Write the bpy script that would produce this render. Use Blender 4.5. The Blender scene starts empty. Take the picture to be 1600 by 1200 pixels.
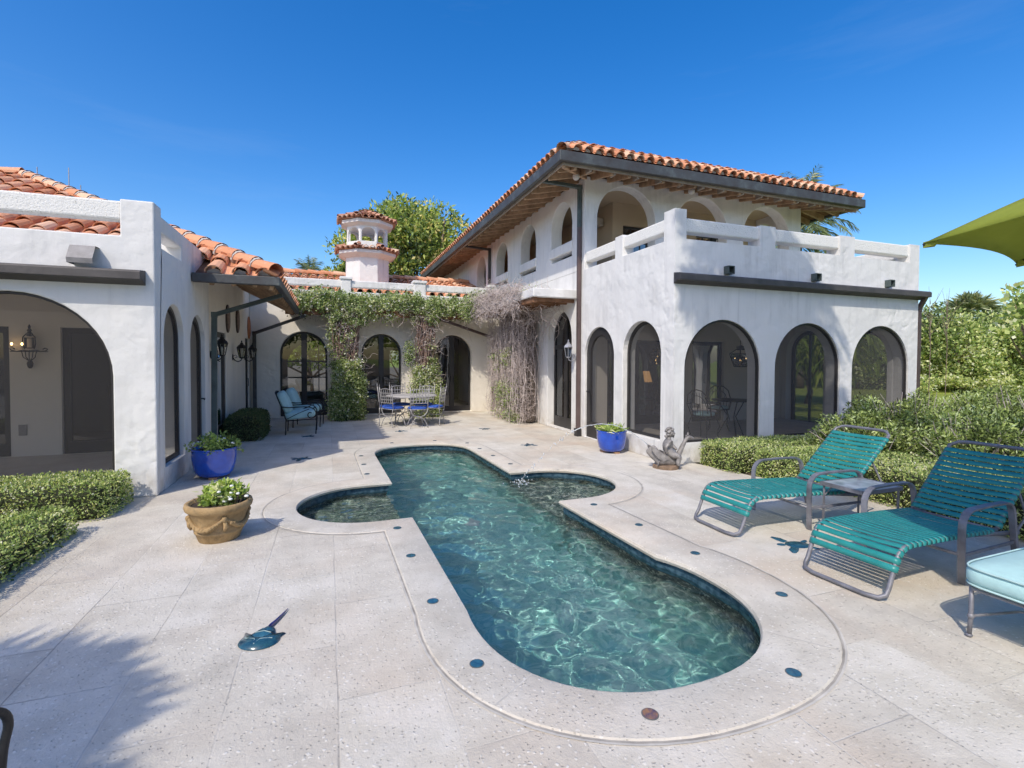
import bpy, bmesh, math, random
import numpy as np
from mathutils import Vector, Matrix
R_ = math.radians
random.seed(7); rng = np.random.default_rng(7)
S = bpy.context.scene; COL = S.collection

# ---------------------------------------------------------------- camera
F_PX, PITCH, ROLL, YAW, EYE = 775., R_(1.4), R_(0.22), math.atan((800-515)/775.), 1.68
fw = Vector((math.sin(YAW)*math.cos(PITCH), math.cos(YAW)*math.cos(PITCH), -math.sin(PITCH)))
r0 = Vector((math.cos(YAW), -math.sin(YAW), 0)); u0_ = r0.cross(fw)
rt = r0*math.cos(ROLL)+u0_*math.sin(ROLL); up = rt.cross(fw)
cd = bpy.data.cameras.new('camera'); cam = bpy.data.objects.new('camera', cd); COL.objects.link(cam)
cd.sensor_width = 36; cd.lens = F_PX/1600*36; cd.clip_end = 3000; cd.clip_start = .05
cd.shift_y = -(600-(561.2+F_PX*math.tan(PITCH)))/1600
m = Matrix((rt, up, -fw)).transposed().to_4x4(); m.translation = (0, 0, EYE); cam.matrix_world = m
S.camera = cam
# ---------------------------------------------------------------- sky, sun, exposure
SUN_H = Vector((.69, .72)); SUN_EL = R_(48)
W = bpy.data.worlds.new('World'); S.world = W; W.use_nodes = True
wn = W.node_tree.nodes; wl = W.node_tree.links
sky = wn.new('ShaderNodeTexSky'); sky.sky_type = 'NISHITA'; sky.sun_disc = False
sky.sun_elevation = SUN_EL; sky.sun_rotation = math.atan2(-SUN_H.x, -SUN_H.y)
sky.air_density = 1.0; sky.dust_density = 1.6; sky.ozone_density = 1.8
bg = wn['Background']; bg.inputs[1].default_value = .15
hs = wn.new('ShaderNodeHueSaturation'); hs.inputs['Hue'].default_value = .508; hs.inputs['Saturation'].default_value = 1.48; hs.inputs['Value'].default_value = 1.2
wl.new(sky.outputs[0], hs.inputs['Color']); 
# faint cirrus streaks
tc = wn.new('ShaderNodeTexCoord'); mp = wn.new('ShaderNodeMapping'); mp.inputs['Scale'].default_value = (1.2, 1.2, 9.); mp.inputs['Rotation'].default_value = (0, .10, .5)
nz = wn.new('ShaderNodeTexNoise'); nz.inputs['Scale'].default_value = 1.6; nz.inputs['Detail'].default_value = 7; nz.inputs['Roughness'].default_value = .62
rp = wn.new('ShaderNodeValToRGB'); rp.color_ramp.elements[0].position = .58; rp.color_ramp.elements[1].position = .9; rp.color_ramp.elements[1].color = (.06,.06,.06,1)
mxw = wn.new('ShaderNodeMixRGB'); mxw.inputs[2].default_value = (4.6, 5.2, 6.0, 1)
wl.new(tc.outputs['Generated'], mp.inputs[0]); wl.new(mp.outputs[0], nz.inputs['Vector']); wl.new(nz.outputs[0], rp.inputs[0]); wl.new(rp.outputs[0], mxw.inputs[0])
wl.new(hs.outputs[0], mxw.inputs[1]); wl.new(mxw.outputs[0], bg.inputs[0])
sd = bpy.data.lights.new('sun', 'SUN'); sun = bpy.data.objects.new('sun', sd); COL.objects.link(sun)
sd.energy = 2.8; sd.angle = R_(.53); sd.color = (1, .925, .81)
d = Vector((SUN_H.x*math.cos(SUN_EL), SUN_H.y*math.cos(SUN_EL), -math.sin(SUN_EL)))
sun.rotation_euler = d.to_track_quat('-Z', 'Y').to_euler()
S.view_settings.view_transform = 'Standard'; S.view_settings.look = 'None'
S.view_settings.exposure = .27; S.view_settings.gamma = 1
S.cycles.max_bounces = 9; S.cycles.diffuse_bounces = 6; S.cycles.transparent_max_bounces = 16; S.cycles.caustics_refractive = True
S.cycles.use_adaptive_sampling = True
try: S.cycles.use_denoising = True
except Exception: pass

# ---------------------------------------------------------------- helpers: mesh
class MB:
    """collects faces for ONE mesh object"""
    def __init__(s): s.v = []; s.f = []; s.var = []
    def add(s, vs, fs, var=None):
        o = len(s.v); s.v.extend([tuple(x) for x in vs])
        for f in fs: s.f.append(tuple(i+o for i in f)); s.var.append(random.random() if var is None else var)
        return s
    def box(s, a, b, var=None):
        (x0, y0, z0), (x1, y1, z1) = a, b
        return s.add([(x0,y0,z0),(x1,y0,z0),(x1,y1,z0),(x0,y1,z0),(x0,y0,z1),(x1,y0,z1),(x1,y1,z1),(x0,y1,z1)],
                     [(3,2,1,0),(4,5,6,7),(0,1,5,4),(1,2,6,5),(2,3,7,6),(3,0,4,7)], var)
    def bar(s, p, q, w, h, upv=(0,0,1), var=None):
        p, q = Vector(p), Vector(q); t = (q-p).normalized(); a = t.cross(Vector(upv))
        if a.length < 1e-4: a = t.cross(Vector((1,0,0)))
        a.normalize(); b = a.cross(t).normalized(); a = a*w/2; b = b*h/2
        return s.add([p-a-b,p+a-b,p+a+b,p-a+b,q-a-b,q+a-b,q+a+b,q-a+b],
                     [(0,1,2,3),(7,6,5,4),(4,5,1,0),(5,6,2,1),(6,7,3,2),(7,4,0,3)], var)
    def tube(s, pts, r, n=8, cap=True, var=None):
        pts = [Vector(p) for p in pts]; k = len(pts); rr = r if hasattr(r, '__len__') else [r]*k
        vs = []; ref = None
        for i, p in enumerate(pts):
            t = (pts[min(i+1,k-1)]-pts[max(i-1,0)])
            t = t.normalized() if t.length > 1e-9 else Vector((0,0,1))
            if ref is None: ref = t.orthogonal().normalized()
            a = (ref-t*ref.dot(t))
            a = a.normalized() if a.length > 1e-6 else t.orthogonal().normalized()
            ref = a; b = t.cross(a)
            for j in range(n):
                c = 2*math.pi*j/n; vs.append(p+(a*math.cos(c)+b*math.sin(c))*rr[i])
        fs = [(i*n+j, i*n+(j+1)%n, (i+1)*n+(j+1)%n, (i+1)*n+j) for i in range(k-1) for j in range(n)]
        if cap: fs += [tuple(reversed(range(n))), tuple(range((k-1)*n, k*n))]
        return s.add(vs, fs, var)
    def lathe(s, prof, n=24, c=(0,0,0), var=None, ph=0, closed=False):
        vs = [(c[0]+r*math.cos(2*math.pi*j/n+ph), c[1]+r*math.sin(2*math.pi*j/n+ph), c[2]+z) for r, z in prof for j in range(n)]
        fs = [(i*n+j, i*n+(j+1)%n, (i+1)*n+(j+1)%n, (i+1)*n+j) for i in range(len(prof)-1) for j in range(n)]
        fs.append(tuple(reversed(range(n)))); fs.append(tuple(range((len(prof)-1)*n, len(prof)*n)))
        return s.add(vs, fs, var)
    def ball(s, c, r, n=10, var=None):
        r = r if hasattr(r, '__len__') else (r, r, r); k = max(4, n//2)
        vs = [(c[0]+r[0]*math.sin(math.pi*i/k)*math.cos(2*math.pi*j/n), c[1]+r[1]*math.sin(math.pi*i/k)*math.sin(2*math.pi*j/n), c[2]-r[2]*math.cos(math.pi*i/k)) for i in range(1, k) for j in range(n)]
        fs = [(i*n+j, i*n+(j+1)%n, (i+1)*n+(j+1)%n, (i+1)*n+j) for i in range(k-2) for j in range(n)]
        b = len(vs); vs += [(c[0], c[1], c[2]-r[2]), (c[0], c[1], c[2]+r[2])]
        fs += [(b, (j+1)%n, j) for j in range(n)]+[(b+1, (k-2)*n+j, (k-2)*n+(j+1)%n) for j in range(n)]
        return s.add(vs, fs, var)
    def prism(s, poly, a, b, var=None):
        """polygon given as 3-D points, extruded from offset vector a to b"""
        n = len(poly); P = [Vector(p) for p in poly]; a, b = Vector(a), Vector(b)
        return s.add([p+a for p in P]+[p+b for p in P], [tuple(reversed(range(n))), tuple(range(n, 2*n))]+[(i, (i+1)%n, n+(i+1)%n, n+i) for i in range(n)], var)
    def build(s, name, mat, parent=None, bevel=0, smooth=False, weld=False, fixn=True, seg=2, loc=None, sub=0):
        me = bpy.data.meshes.new(name); me.from_pydata(s.v, [], s.f)
        at = me.attributes.new('var', 'FLOAT', 'FACE'); at.data.foreach_set('value', np.array(s.var, dtype=np.float32))
        if weld or fixn:
            bm = bmesh.new(); bm.from_mesh(me)
            if weld: bmesh.ops.remove_doubles(bm, verts=bm.verts, dist=.0004)
            if fixn: bmesh.ops.recalc_face_normals(bm, faces=bm.faces)
            bm.to_mesh(me); bm.free()
        if smooth: me.shade_smooth()
        return link(name, me, mat, parent, bevel, seg, loc, sub)
def link(name, me, mat, parent=None, bevel=0, seg=2, loc=None, sub=0):
    o = bpy.data.objects.new(name, me); COL.objects.link(o)
    if mat: me.materials.append(mat)
    if parent: o.parent = parent
    if loc: o.location = loc
    if bevel:
        b = o.modifiers.new('bevel', 'BEVEL'); b.width = bevel; b.segments = seg; b.limit_method = 'ANGLE'; b.angle_limit = R_(35)
    if sub:
        b = o.modifiers.new('sub', 'SUBSURF'); b.levels = sub; b.render_levels = sub
    return o
def tag(o, label=None, cat=None, group=None, kind=None):
    if label: o['label'] = label
    if cat: o['category'] = cat
    if group: o['group'] = group
    if kind: o['kind'] = kind
    return o
def thing(name, label, cat, loc=(0,0,0), rz=0, group=None):
    o = bpy.data.objects.new(name, None); COL.objects.link(o); o.location = loc; o.rotation_euler = (0,0,rz)
    o.empty_display_size = .1
    return tag(o, label, cat, group)
def copy_tree(o, parent=None, loc=None, rz=None, label=None, scale=None):
    c = o.copy(); COL.objects.link(c)
    if parent: c.parent = parent
    if loc is not None: c.location = loc
    if rz is not None: c.rotation_euler = (0,0,rz)
    if scale is not None: c.scale = (scale,)*3
    if label: c['label'] = label
    for ch in list(o.children): copy_tree(ch, c)
    return c

# ---------------------------------------------------------------- helpers: materials
class NT:
    def __init__(s, name):
        s.m = bpy.data.materials.new(name); s.m.use_nodes = True; s.t = s.m.node_tree
        s.out = s.t.nodes['Material Output']; s.b = s.t.nodes['Principled BSDF']
    def n(s, typ, ins=None, **props):
        k = s.t.nodes.new('ShaderNode'+typ)
        for a, v in props.items(): setattr(k, a, v)
        for a, v in (ins or {}).items(): s.put(k.inputs[a], v)
        return k
    def put(s, sock, v):
        if isinstance(v, bpy.types.NodeSocket): s.t.links.new(v, sock)
        elif isinstance(v, bpy.types.Node): s.t.links.new(v.outputs[0], sock)
        else:
            if hasattr(sock.default_value, '__len__') and len(sock.default_value) == 4 and len(v) == 3: v = (*v, 1)
            sock.default_value = v
    def set(s, **k):
        for a, v in k.items(): s.put(s.b.inputs[a.replace('_', ' ')], v)
        return s
    def obj(s): return s.n('TexCoord').outputs['Object']
    def pos(s): return s.n('NewGeometry').outputs['Position']
    def noise(s, vec, scale, detail=3, rough=.5): return s.n('TexNoise', {'Vector': vec, 'Scale': scale, 'Detail': detail, 'Roughness': rough}).outputs[0]
    def ramp(s, fac, stops):
        k = s.n('ValToRGB', {0: fac}); e = k.color_ramp.elements
        while len(e) < len(stops): e.new(.5)
        for i, (p, c) in enumerate(stops): e[i].position = p; e[i].color = (*c, 1) if len(c) == 3 else c
        return k.outputs[0]
    def mix(s, fac, a, b, mode='MIX'):
        k = s.n('MixRGB', {0: fac, 1: a, 2: b}); k.blend_type = mode; return k.outputs[0]
    def math(s, op, a, b=0.): return s.n('Math', {0: a, 1: b}, operation=op).outputs[0]
    def mapping(s, vec, scale=(1,1,1), rot=(0,0,0)): return s.n('Mapping', {'Vector': vec, 'Scale': scale, 'Rotation': rot}).outputs[0]
    def bump(s, h, dist=.01, strength=1., prev=None):
        i = {'Height': h, 'Distance': dist, 'Strength': strength}
        if prev is not None: i['Normal'] = prev
        return s.n('Bump', i).outputs[0]
    def attr(s, name='var'): return s.n('Attribute', attribute_name=name).outputs['Fac']
g3 = lambda v: (v, v, v)

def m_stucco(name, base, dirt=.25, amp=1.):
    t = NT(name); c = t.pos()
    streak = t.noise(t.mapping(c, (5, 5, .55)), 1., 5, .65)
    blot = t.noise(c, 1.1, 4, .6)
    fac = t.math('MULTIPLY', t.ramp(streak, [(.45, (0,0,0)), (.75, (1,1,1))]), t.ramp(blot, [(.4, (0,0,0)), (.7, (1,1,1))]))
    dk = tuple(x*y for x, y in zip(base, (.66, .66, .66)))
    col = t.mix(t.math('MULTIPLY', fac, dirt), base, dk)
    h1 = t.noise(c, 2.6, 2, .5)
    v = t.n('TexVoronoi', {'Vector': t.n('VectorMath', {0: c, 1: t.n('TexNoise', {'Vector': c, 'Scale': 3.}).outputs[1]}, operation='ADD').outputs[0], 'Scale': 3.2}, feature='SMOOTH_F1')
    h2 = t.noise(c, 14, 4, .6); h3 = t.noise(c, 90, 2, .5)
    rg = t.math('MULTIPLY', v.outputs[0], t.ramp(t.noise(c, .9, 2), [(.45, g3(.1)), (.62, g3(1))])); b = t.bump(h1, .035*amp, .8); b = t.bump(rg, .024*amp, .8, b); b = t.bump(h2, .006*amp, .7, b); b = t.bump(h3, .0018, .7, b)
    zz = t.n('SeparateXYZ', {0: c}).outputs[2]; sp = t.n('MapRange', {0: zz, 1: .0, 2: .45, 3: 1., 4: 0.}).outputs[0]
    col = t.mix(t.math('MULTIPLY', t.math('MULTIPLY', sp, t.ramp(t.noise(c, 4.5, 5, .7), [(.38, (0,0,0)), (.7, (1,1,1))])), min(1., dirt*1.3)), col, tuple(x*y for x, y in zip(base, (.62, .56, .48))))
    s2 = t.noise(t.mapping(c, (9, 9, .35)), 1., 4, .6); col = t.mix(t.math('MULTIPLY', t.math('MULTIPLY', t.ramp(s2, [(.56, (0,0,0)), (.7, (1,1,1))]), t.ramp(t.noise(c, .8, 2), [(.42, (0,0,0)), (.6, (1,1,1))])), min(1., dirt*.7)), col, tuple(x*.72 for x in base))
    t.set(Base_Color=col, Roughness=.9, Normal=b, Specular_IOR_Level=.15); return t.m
STUCCO = m_stucco('white_stucco', (.745, .735, .71), .95)
WARM = m_stucco('warm_stucco', (.80, .75, .66), .3)
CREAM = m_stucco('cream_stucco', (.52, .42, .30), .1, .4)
INNER = m_stucco('interior_plaster', (.80, .74, .66), .1, .3)
def m_rail():
    t = NT('rough_white_concrete'); c = t.pos()
    v = t.n('TexVoronoi', {'Vector': c, 'Scale': 38.}); pit = t.ramp(v.outputs[0], [(.0, (0,0,0)), (.32, (1,1,1))])
    k = t.math('MULTIPLY', t.math('SUBTRACT', 1., pit), t.ramp(t.noise(c, 12, 2), [(.5, (0,0,0)), (.6, (1,1,1))]))
    t.set(Base_Color=t.mix(k, (.80, .785, .74), (.34, .32, .28)), Roughness=.95, Normal=t.bump(t.noise(c, 40, 4, .7), .012, .9)); return t.m
RAIL = m_rail()
def m_simple(name, col, rough=.5, metal=0., var=.12, scale=8., bump=.0, bscale=40., spec=.5, coat=0.):
    t = NT(name); c = t.obj(); nz = t.noise(c, scale, 4, .6)
    a = tuple(x*(1-var) for x in col); b = tuple(min(1, x*(1+var)) for x in col)
    t.set(Base_Color=t.ramp(nz, [(.3, a), (.7, b)]), Roughness=t.ramp(nz, [(.2, g3(max(0, rough-.08))), (.8, g3(min(1, rough+.08)))]), Metallic=metal, Specular_IOR_Level=spec, Coat_Weight=coat)
    if bump: t.set(Normal=t.bump(t.noise(c, bscale, 3), bump))
    return t.m
def m_gutter():
    t = NT('weathered_copper_gutter'); c = t.pos(); nz = t.noise(c, 2.2, 5, .7)
    t.set(Base_Color=t.ramp(nz, [(.3, (.065,.055,.052)), (.52, (.085,.088,.088)), (.72, (.16,.18,.175))]), Roughness=.55, Metallic=.35, Normal=t.bump(t.noise(c, 9, 3), .006)); return t.m
GUTTER = m_gutter()
LEDGE = m_simple('dark_ledge_metal', (.085, .078, .075), .6, .2, .3, 3., .004, 12)
SPOUT = m_simple('mauve_brown_downspout', (.12, .085, .08), .5, .3, .25, 2.)
PATINA = m_simple('green_patina_pipe', (.09, .115, .11), .6, .3, .4, 3.)
BRONZE = m_simple('dark_bronze_frame', (.035, .033, .034), .42, .2, .15, 3.)
WOODDK = m_simple('aged_roof_boards', (.20, .105, .058), .8, 0, .4, 6., .004, 30, .2)
RAFT = m_simple('pale_rafter_wood', (.40, .265, .165), .8, 0, .35, 6., .004, 30, .2)
BLACKI = m_simple('black_iron', (.028, .028, .03), .5, .5, .3, 12., .002, 60)
GREYI = m_simple('pale_grey_iron', (.36, .35, .35), .5, .2, .15, 12.)
def m_tile(name, a, b, c2):
    t = NT(name); c = t.pos(); v = t.attr()
    base = t.ramp(v, [(0, a), (.5, b), (1, c2)])
    lich = t.ramp(t.noise(c, 7, 5, .7), [(.56, (0,0,0)), (.72, (1,1,1))])
    col = t.mix(t.math('MULTIPLY', lich, .6), base, (.62, .50, .40))
    mo = t.math('LESS_THAN', v, -.5); col = t.mix(mo, col, (.52,.48,.44))
    soot = t.ramp(t.noise(c, 3.1, 4, .7), [(.55, (0,0,0)), (.75, (1,1,1))])
    col = t.mix(t.math('MULTIPLY', soot, .55), col, (.15, .09, .065))
    t.set(Base_Color=col, Roughness=.85, Normal=t.bump(t.noise(c, 60, 3), .003), Specular_IOR_Level=.2); return t.m
TILE = m_tile('barrel_tile', (.54, .225, .115), (.70, .335, .185), (.76, .50, .34))
TILEOLD = m_tile('old_chimney_tile', (.42, .21, .14), (.56, .29, .19), (.60, .44, .32))
MORTAR = m_simple('tile_mortar', (.50, .46, .42), .95, 0, .3, 20., .006, 40)
def m_glass(name, tint, refl=1.5, add=.06):
    t = NT(name); t.t.nodes.remove(t.b)
    fr = t.n('Fresnel', {'IOR': refl}); f = t.math('ADD', fr.outputs[0], add)
    tr = t.n('BsdfTransparent', {0: (*tint, 1)}); gl = t.n('BsdfGlossy', {'Color': (.95,.97,1,1), 'Roughness': .0})
    t.put(gl.inputs['Normal'], t.bump(t.noise(t.pos(), 1.6, 2), .004, .6))
    mx = t.n('MixShader', {0: f, 1: tr.outputs[0], 2: gl.outputs[0]}); t.t.links.new(mx.outputs[0], t.out.inputs[0]); return t.m
GLASS = m_glass('window_glass', (.55, .59, .57), 1.6, .03)
CLEAR = m_glass('lantern_glass', (.85, .85, .82), 1.5, .04)
def m_screen(name, op):
    t = NT(name); t.t.nodes.remove(t.b)
    c = t.pos()
    df = t.n('BsdfDiffuse', {0: (.085,.082,.085,1)}); tr = t.n('BsdfTransparent', {0: (.93,.93,.93,1)})
    fac = t.math('ADD', op, t.math('MULTIPLY', t.noise(c, 1.2, 3), .10))
    mx = t.n('MixShader', {0: fac, 1: tr.outputs[0], 2: df.outputs[0]}); t.t.links.new(mx.outputs[0], t.out.inputs[0]); return t.m
SCREEN = m_screen('insect_screen', .46); SCREENL = m_screen('porch_insect_screen', .29)
def m_leaf(name, stops, trans=.3, rough=.5):  # near-black first stops put the shade of leaf gaps into the colour
    t = NT(name); col = t.ramp(t.attr(), stops)
    t.set(Base_Color=col, Roughness=rough, Specular_IOR_Level=.35)
    tl = t.n('BsdfTranslucent', {0: t.mix(1., col, (1.25, 1.25, .55), 'MULTIPLY')})
    mx = t.n('MixShader', {0: trans, 1: t.b.outputs[0], 2: tl.outputs[0]}); t.t.links.new(mx.outputs[0], t.out.inputs[0]); return t.m
L_HEDGE = m_leaf('boxwood_leaf', [(0, (0.063,0.095,0.033)), (.45, (0.376,0.504,0.149)), (.85, (0.750,0.750,0.326)), (1, (0.750,0.750,0.557))])  # palest stop paints highlights on the clipped leaves
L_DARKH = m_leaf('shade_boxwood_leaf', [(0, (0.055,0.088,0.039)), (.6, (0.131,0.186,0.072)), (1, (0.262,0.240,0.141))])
L_VINE = m_leaf('ivy_leaf', [(0, (0.059,0.089,0.033)), (.5, (0.340,0.454,0.162)), (.9, (0.750,0.750,0.438)), (1, (0.750,0.750,0.730))])
L_TREE = m_leaf('broad_tree_leaf', [(0, (0.039,0.065,0.020)), (.5, (0.235,0.333,0.089)), (.88, (0.637,0.710,0.190)), (1, (0.750,0.637,0.253))])
L_SCRUB = m_leaf('coastal_scrub_leaf', [(0, (0.051,0.077,0.027)), (.4, (0.306,0.423,0.121)), (.85, (0.750,0.750,0.303)), (1, (0.750,0.750,0.530))])
L_LOOSE = m_leaf('loose_shrub_leaf', [(0, (0.040,0.056,0.018)), (.45, (0.224,0.302,0.084)), (.85, (0.605,0.701,0.233)), (1, (0.660,0.765,0.422))])
L_PALM = m_leaf('palm_frond_leaf', [(0, (0.094,0.130,0.061)), (.5, (0.223,0.279,0.120)), (1, (0.520,0.502,0.263))], .2, .4)
L_POT = m_leaf('pot_plant_leaf', [(0, (0.101,0.152,0.066)), (.5, (0.287,0.406,0.109)), (.9, (0.558,0.676,0.173)), (1, (0.750,0.750,0.435))])
L_BRIGHT = m_leaf('sunny_garden_leaf', [(0, (.10,.15,.02)), (.5, (.26,.36,.05)), (1, (.46,.52,.10))], .45)
PETAL = m_simple('white_petal', (.8, .8, .76), .7)
TWIG = m_simple('dry_vine_twig', (.50, .43, .40), .9, 0, .3, 5., .004, 30, .2)
BARK = m_simple('grey_brown_bark', (.20, .15, .115), .9, 0, .35, 6., .01, 25, .2)
CORE = m_simple('shrub_shade_core', (.03, .035, .015), .95, 0, .3, 10.)  # near-black tone stands for shade deep in the foliage
# ================================================================ GROUND, DECK, POOL
PA = .022; PC = (1.68, 5.5)
def pw(x, y): return (PC[0]+x*math.cos(PA)-y*math.sin(PA), PC[1]+x*math.sin(PA)+y*math.cos(PA))
def pool_outline(o, q=None):
    P = []; w = .89+o; q = o if q is None else q; ex = (q-o)/2
    sg_ = lambda v: math.copysign(abs(v)**.89, v)
    for i in range(41):
        a = R_(-189+(219-(8 if o > .1 else 0))*i/40); P.append((.065+ex+(.975+o+ex)*sg_(math.cos(a)), -2.5+(.975+o)*sg_(math.sin(a))))
    def lobe(sx):
        cx = (.89+(q if sx > 0 else o)-1.22)/(.83+o); a0 = -math.acos(min(1, cx)) if cx > 0 else -math.pi/2
        q_ = [(.89+(q if sx > 0 else o), .58+(.83+o)*math.sin(a0))]+[(1.22+(.83+o)*math.cos(a), .58+(.83+o)*math.sin(a)) for a in [a0+(math.pi/2-a0)*i/28 for i in range(29)]]+[(w, .58+.83+o)]
        return q_ if sx > 0 else [(-x, y) for x, y in reversed(q_)]
    P += lobe(1)
    for i in range(33):
        a = math.pi*i/32; c, s_ = math.cos(a), math.sin(a)
        P.append((w*math.copysign(abs(c)**.8, c), 3.35+(.95+o)*s_**.8))
    P += lobe(-1)
    return [pw(*p) for p in P]
def ngon_with_hole(name, outer, hole, z, mat):
    bm = bmesh.new(); E_ = []
    for loop in (outer, hole):
        vs = [bm.verts.new((x, y, z)) for x, y in loop]
        E_ += [bm.edges.new((vs[i], vs[(i+1) % len(vs)])) for i in range(len(vs))]
    bmesh.ops.triangle_fill(bm, edges=E_, use_beauty=True, normal=(0,0,1))
    for f in bm.faces:
        if f.normal.z < 0: f.normal_flip()
    me = bpy.data.meshes.new(name); bm.to_mesh(me); bm.free()
    return link(name, me, mat)
def m_deck(name, warm=1., joints=True):
    t = NT(name); c = t.pos()
    big = t.noise(c, .55, 4, .6); mid = t.noise(c, 2.4, 5, .65)
    sep = t.n('SeparateXYZ', {0: c})
    col = t.ramp(mid, [(.28, (.50,.463,.393)), (.5, (.595,.556,.48)), (.72, (.68,.64,.565))])
    # peach stains, stronger on the right hand side of the deck
    side = t.n('MapRange', {0: sep.outputs[0], 1: -2.5, 2: 4.5, 3: .22, 4: .6}).outputs[0]
    st = t.math('MULTIPLY', t.ramp(big, [(.46, (0,0,0)), (.66, (1,1,1))]), side)
    col = t.mix(st, col, (.57,.445,.325))
    gr = t.ramp(t.noise(c, 1.3, 5, .7), [(.52, (0,0,0)), (.75, (1,1,1))]); col = t.mix(t.math('MULTIPLY', gr, .45), col, (.37,.345,.305)); g2 = t.ramp(t.noise(c, 5.5, 6, .75), [(.55, (0,0,0)), (.8, (1,1,1))]); col = t.mix(t.math('MULTIPLY', g2, .4), col, (.38,.345,.30))
    # shell flecks and pits
    wv = t.n('VectorMath', {0: c, 1: t.n('VectorMath', {0: t.n('TexNoise', {'Vector': c, 'Scale': 25.}).outputs[1], 'Scale': .03}, operation='SCALE').outputs[0]}, operation='ADD').outputs[0]
    v1 = t.n('TexVoronoi', {'Vector': wv, 'Scale': 32.}); s1 = t.n('SeparateColor', {0: v1.outputs[1]})
    mask = t.ramp(t.noise(c, 1.7, 3), [(.38, g3(.25)), (.62, g3(1))])
    fl = t.math('MULTIPLY', t.ramp(v1.outputs[0], [(.16, (1,1,1)), (.30, (0,0,0))]), t.ramp(s1.outputs[0], [(.30, (0,0,0)), (.36, (1,1,1))]))
    fl = t.math('MULTIPLY', fl, mask)
    col = t.mix(t.math('MULTIPLY', fl, .6), col, (.86,.83,.77))
    v2 = t.n('TexVoronoi', {'Vector': wv, 'Scale': 60.}); s2 = t.n('SeparateColor', {0: v2.outputs[1]})
    pt = t.math('MULTIPLY', t.ramp(v2.outputs[0], [(.18, (1,1,1)), (.34, (0,0,0))]), t.ramp(s2.outputs[1], [(.70, (0,0,0)), (.76, (1,1,1))]))
    col = t.mix(t.math('MULTIPLY', pt, .2), col, (.22,.19,.155))
    h = t.math('SUBTRACT', t.math('MULTIPLY', fl, .5), pt)
    b = t.bump(h, .005, .8); b = t.bump(t.noise(c, 38, 5, .75), .007, .8, b); b = t.bump(mid, .012, .4, b)
    if joints:
        wob = t.n('VectorMath', {0: t.n('TexNoise', {'Vector': c, 'Scale': 2.2}).outputs[1], 'Scale': .018}, operation='SCALE').outputs[0]
        cw = t.n('VectorMath', {0: c, 1: wob}, operation='ADD').outputs[0]
        sw = t.n('SeparateXYZ', {0: cw}); yx = t.n('CombineXYZ', {0: sw.outputs[1], 1: t.math('ADD', sw.outputs[0], .98), 2: 0.}).outputs[0]
        br = t.n('TexBrick', {'Vector': yx, 'Color1': g3(0), 'Color2': g3(0), 'Mortar': g3(1), 'Scale': 1., 'Mortar Size': .005, 'Mortar Smooth': .4, 'Brick Width': 1.02, 'Row Height': .51}); br.offset = .5; br.offset_frequency = 2
        br2 = t.n('TexBrick', {'Vector': yx, 'Color1': g3(.35), 'Color2': g3(.65), 'Mortar': g3(.5), 'Scale': 1., 'Mortar Size': .0, 'Brick Width': 1.02, 'Row Height': .51}); br2.offset = .5; br2.offset_frequency = 2
        jm = t.math('MULTIPLY', br.outputs[0], t.ramp(t.noise(c, .9, 3), [(.40, g3(.12)), (.60, g3(.75))]))
        jc = t.ramp(t.noise(c, .7, 2), [(.42, (.60,.58,.54)), (.55, (.34,.31,.27))])
        col = t.mix(.30, col, br2.outputs[0], 'OVERLAY'); col = t.mix(jm, col, jc)
        b = t.bump(t.math('SUBTRACT', 1., jm), .006, .7, b)
    t.set(Base_Color=col, Roughness=.88, Normal=b, Specular_IOR_Level=.2); return t.m
DECK = m_deck('coral_stone_deck'); COPING = m_deck('coral_stone_coping', joints=False)

deck = ngon_with_hole('pool_deck', [(-14,-14),(6.3,-14),(6.3,4.6),(5.75,5.5),(5.55,6.6),(5.5,15.6),(-14,15.6)], pool_outline(.1), 0, DECK); tag(deck, kind='structure')
t = NT('planting_soil_and_turf'); c = t.pos()
far = t.n('MapRange', {0: t.n('SeparateXYZ', {0: c}).outputs[0], 1: 11., 2: 13., 3: 0., 4: 1.}).outputs[0]
soil = t.ramp(t.noise(c, 9, 5, .7), [(.3, (.10,.075,.05)), (.7, (.22,.175,.12))])
turf = t.ramp(t.noise(c, 5, 6, .7), [(.3, (.17,.22,.025)), (.7, (.36,.41,.06))])
t.set(Base_Color=t.mix(far, soil, turf), Roughness=.95, Normal=t.bump(t.noise(c, 30, 4, .7), .04)); SOIL = t.m
g = MB(); z = -.03
for a in (((-600,-600),(600,1.0)), ((-600,11.5),(600,600)), ((-600,1.0),(-1.5,11.5)), ((4.9,1.0),(600,11.5))):
    g.add([(a[0][0],a[0][1],z),(a[1][0],a[0][1],z),(a[1][0],a[1][1],z),(a[0][0],a[1][1],z)], [(0,1,2,3)])
tag(g.build('ground', SOIL), kind='structure')

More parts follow.
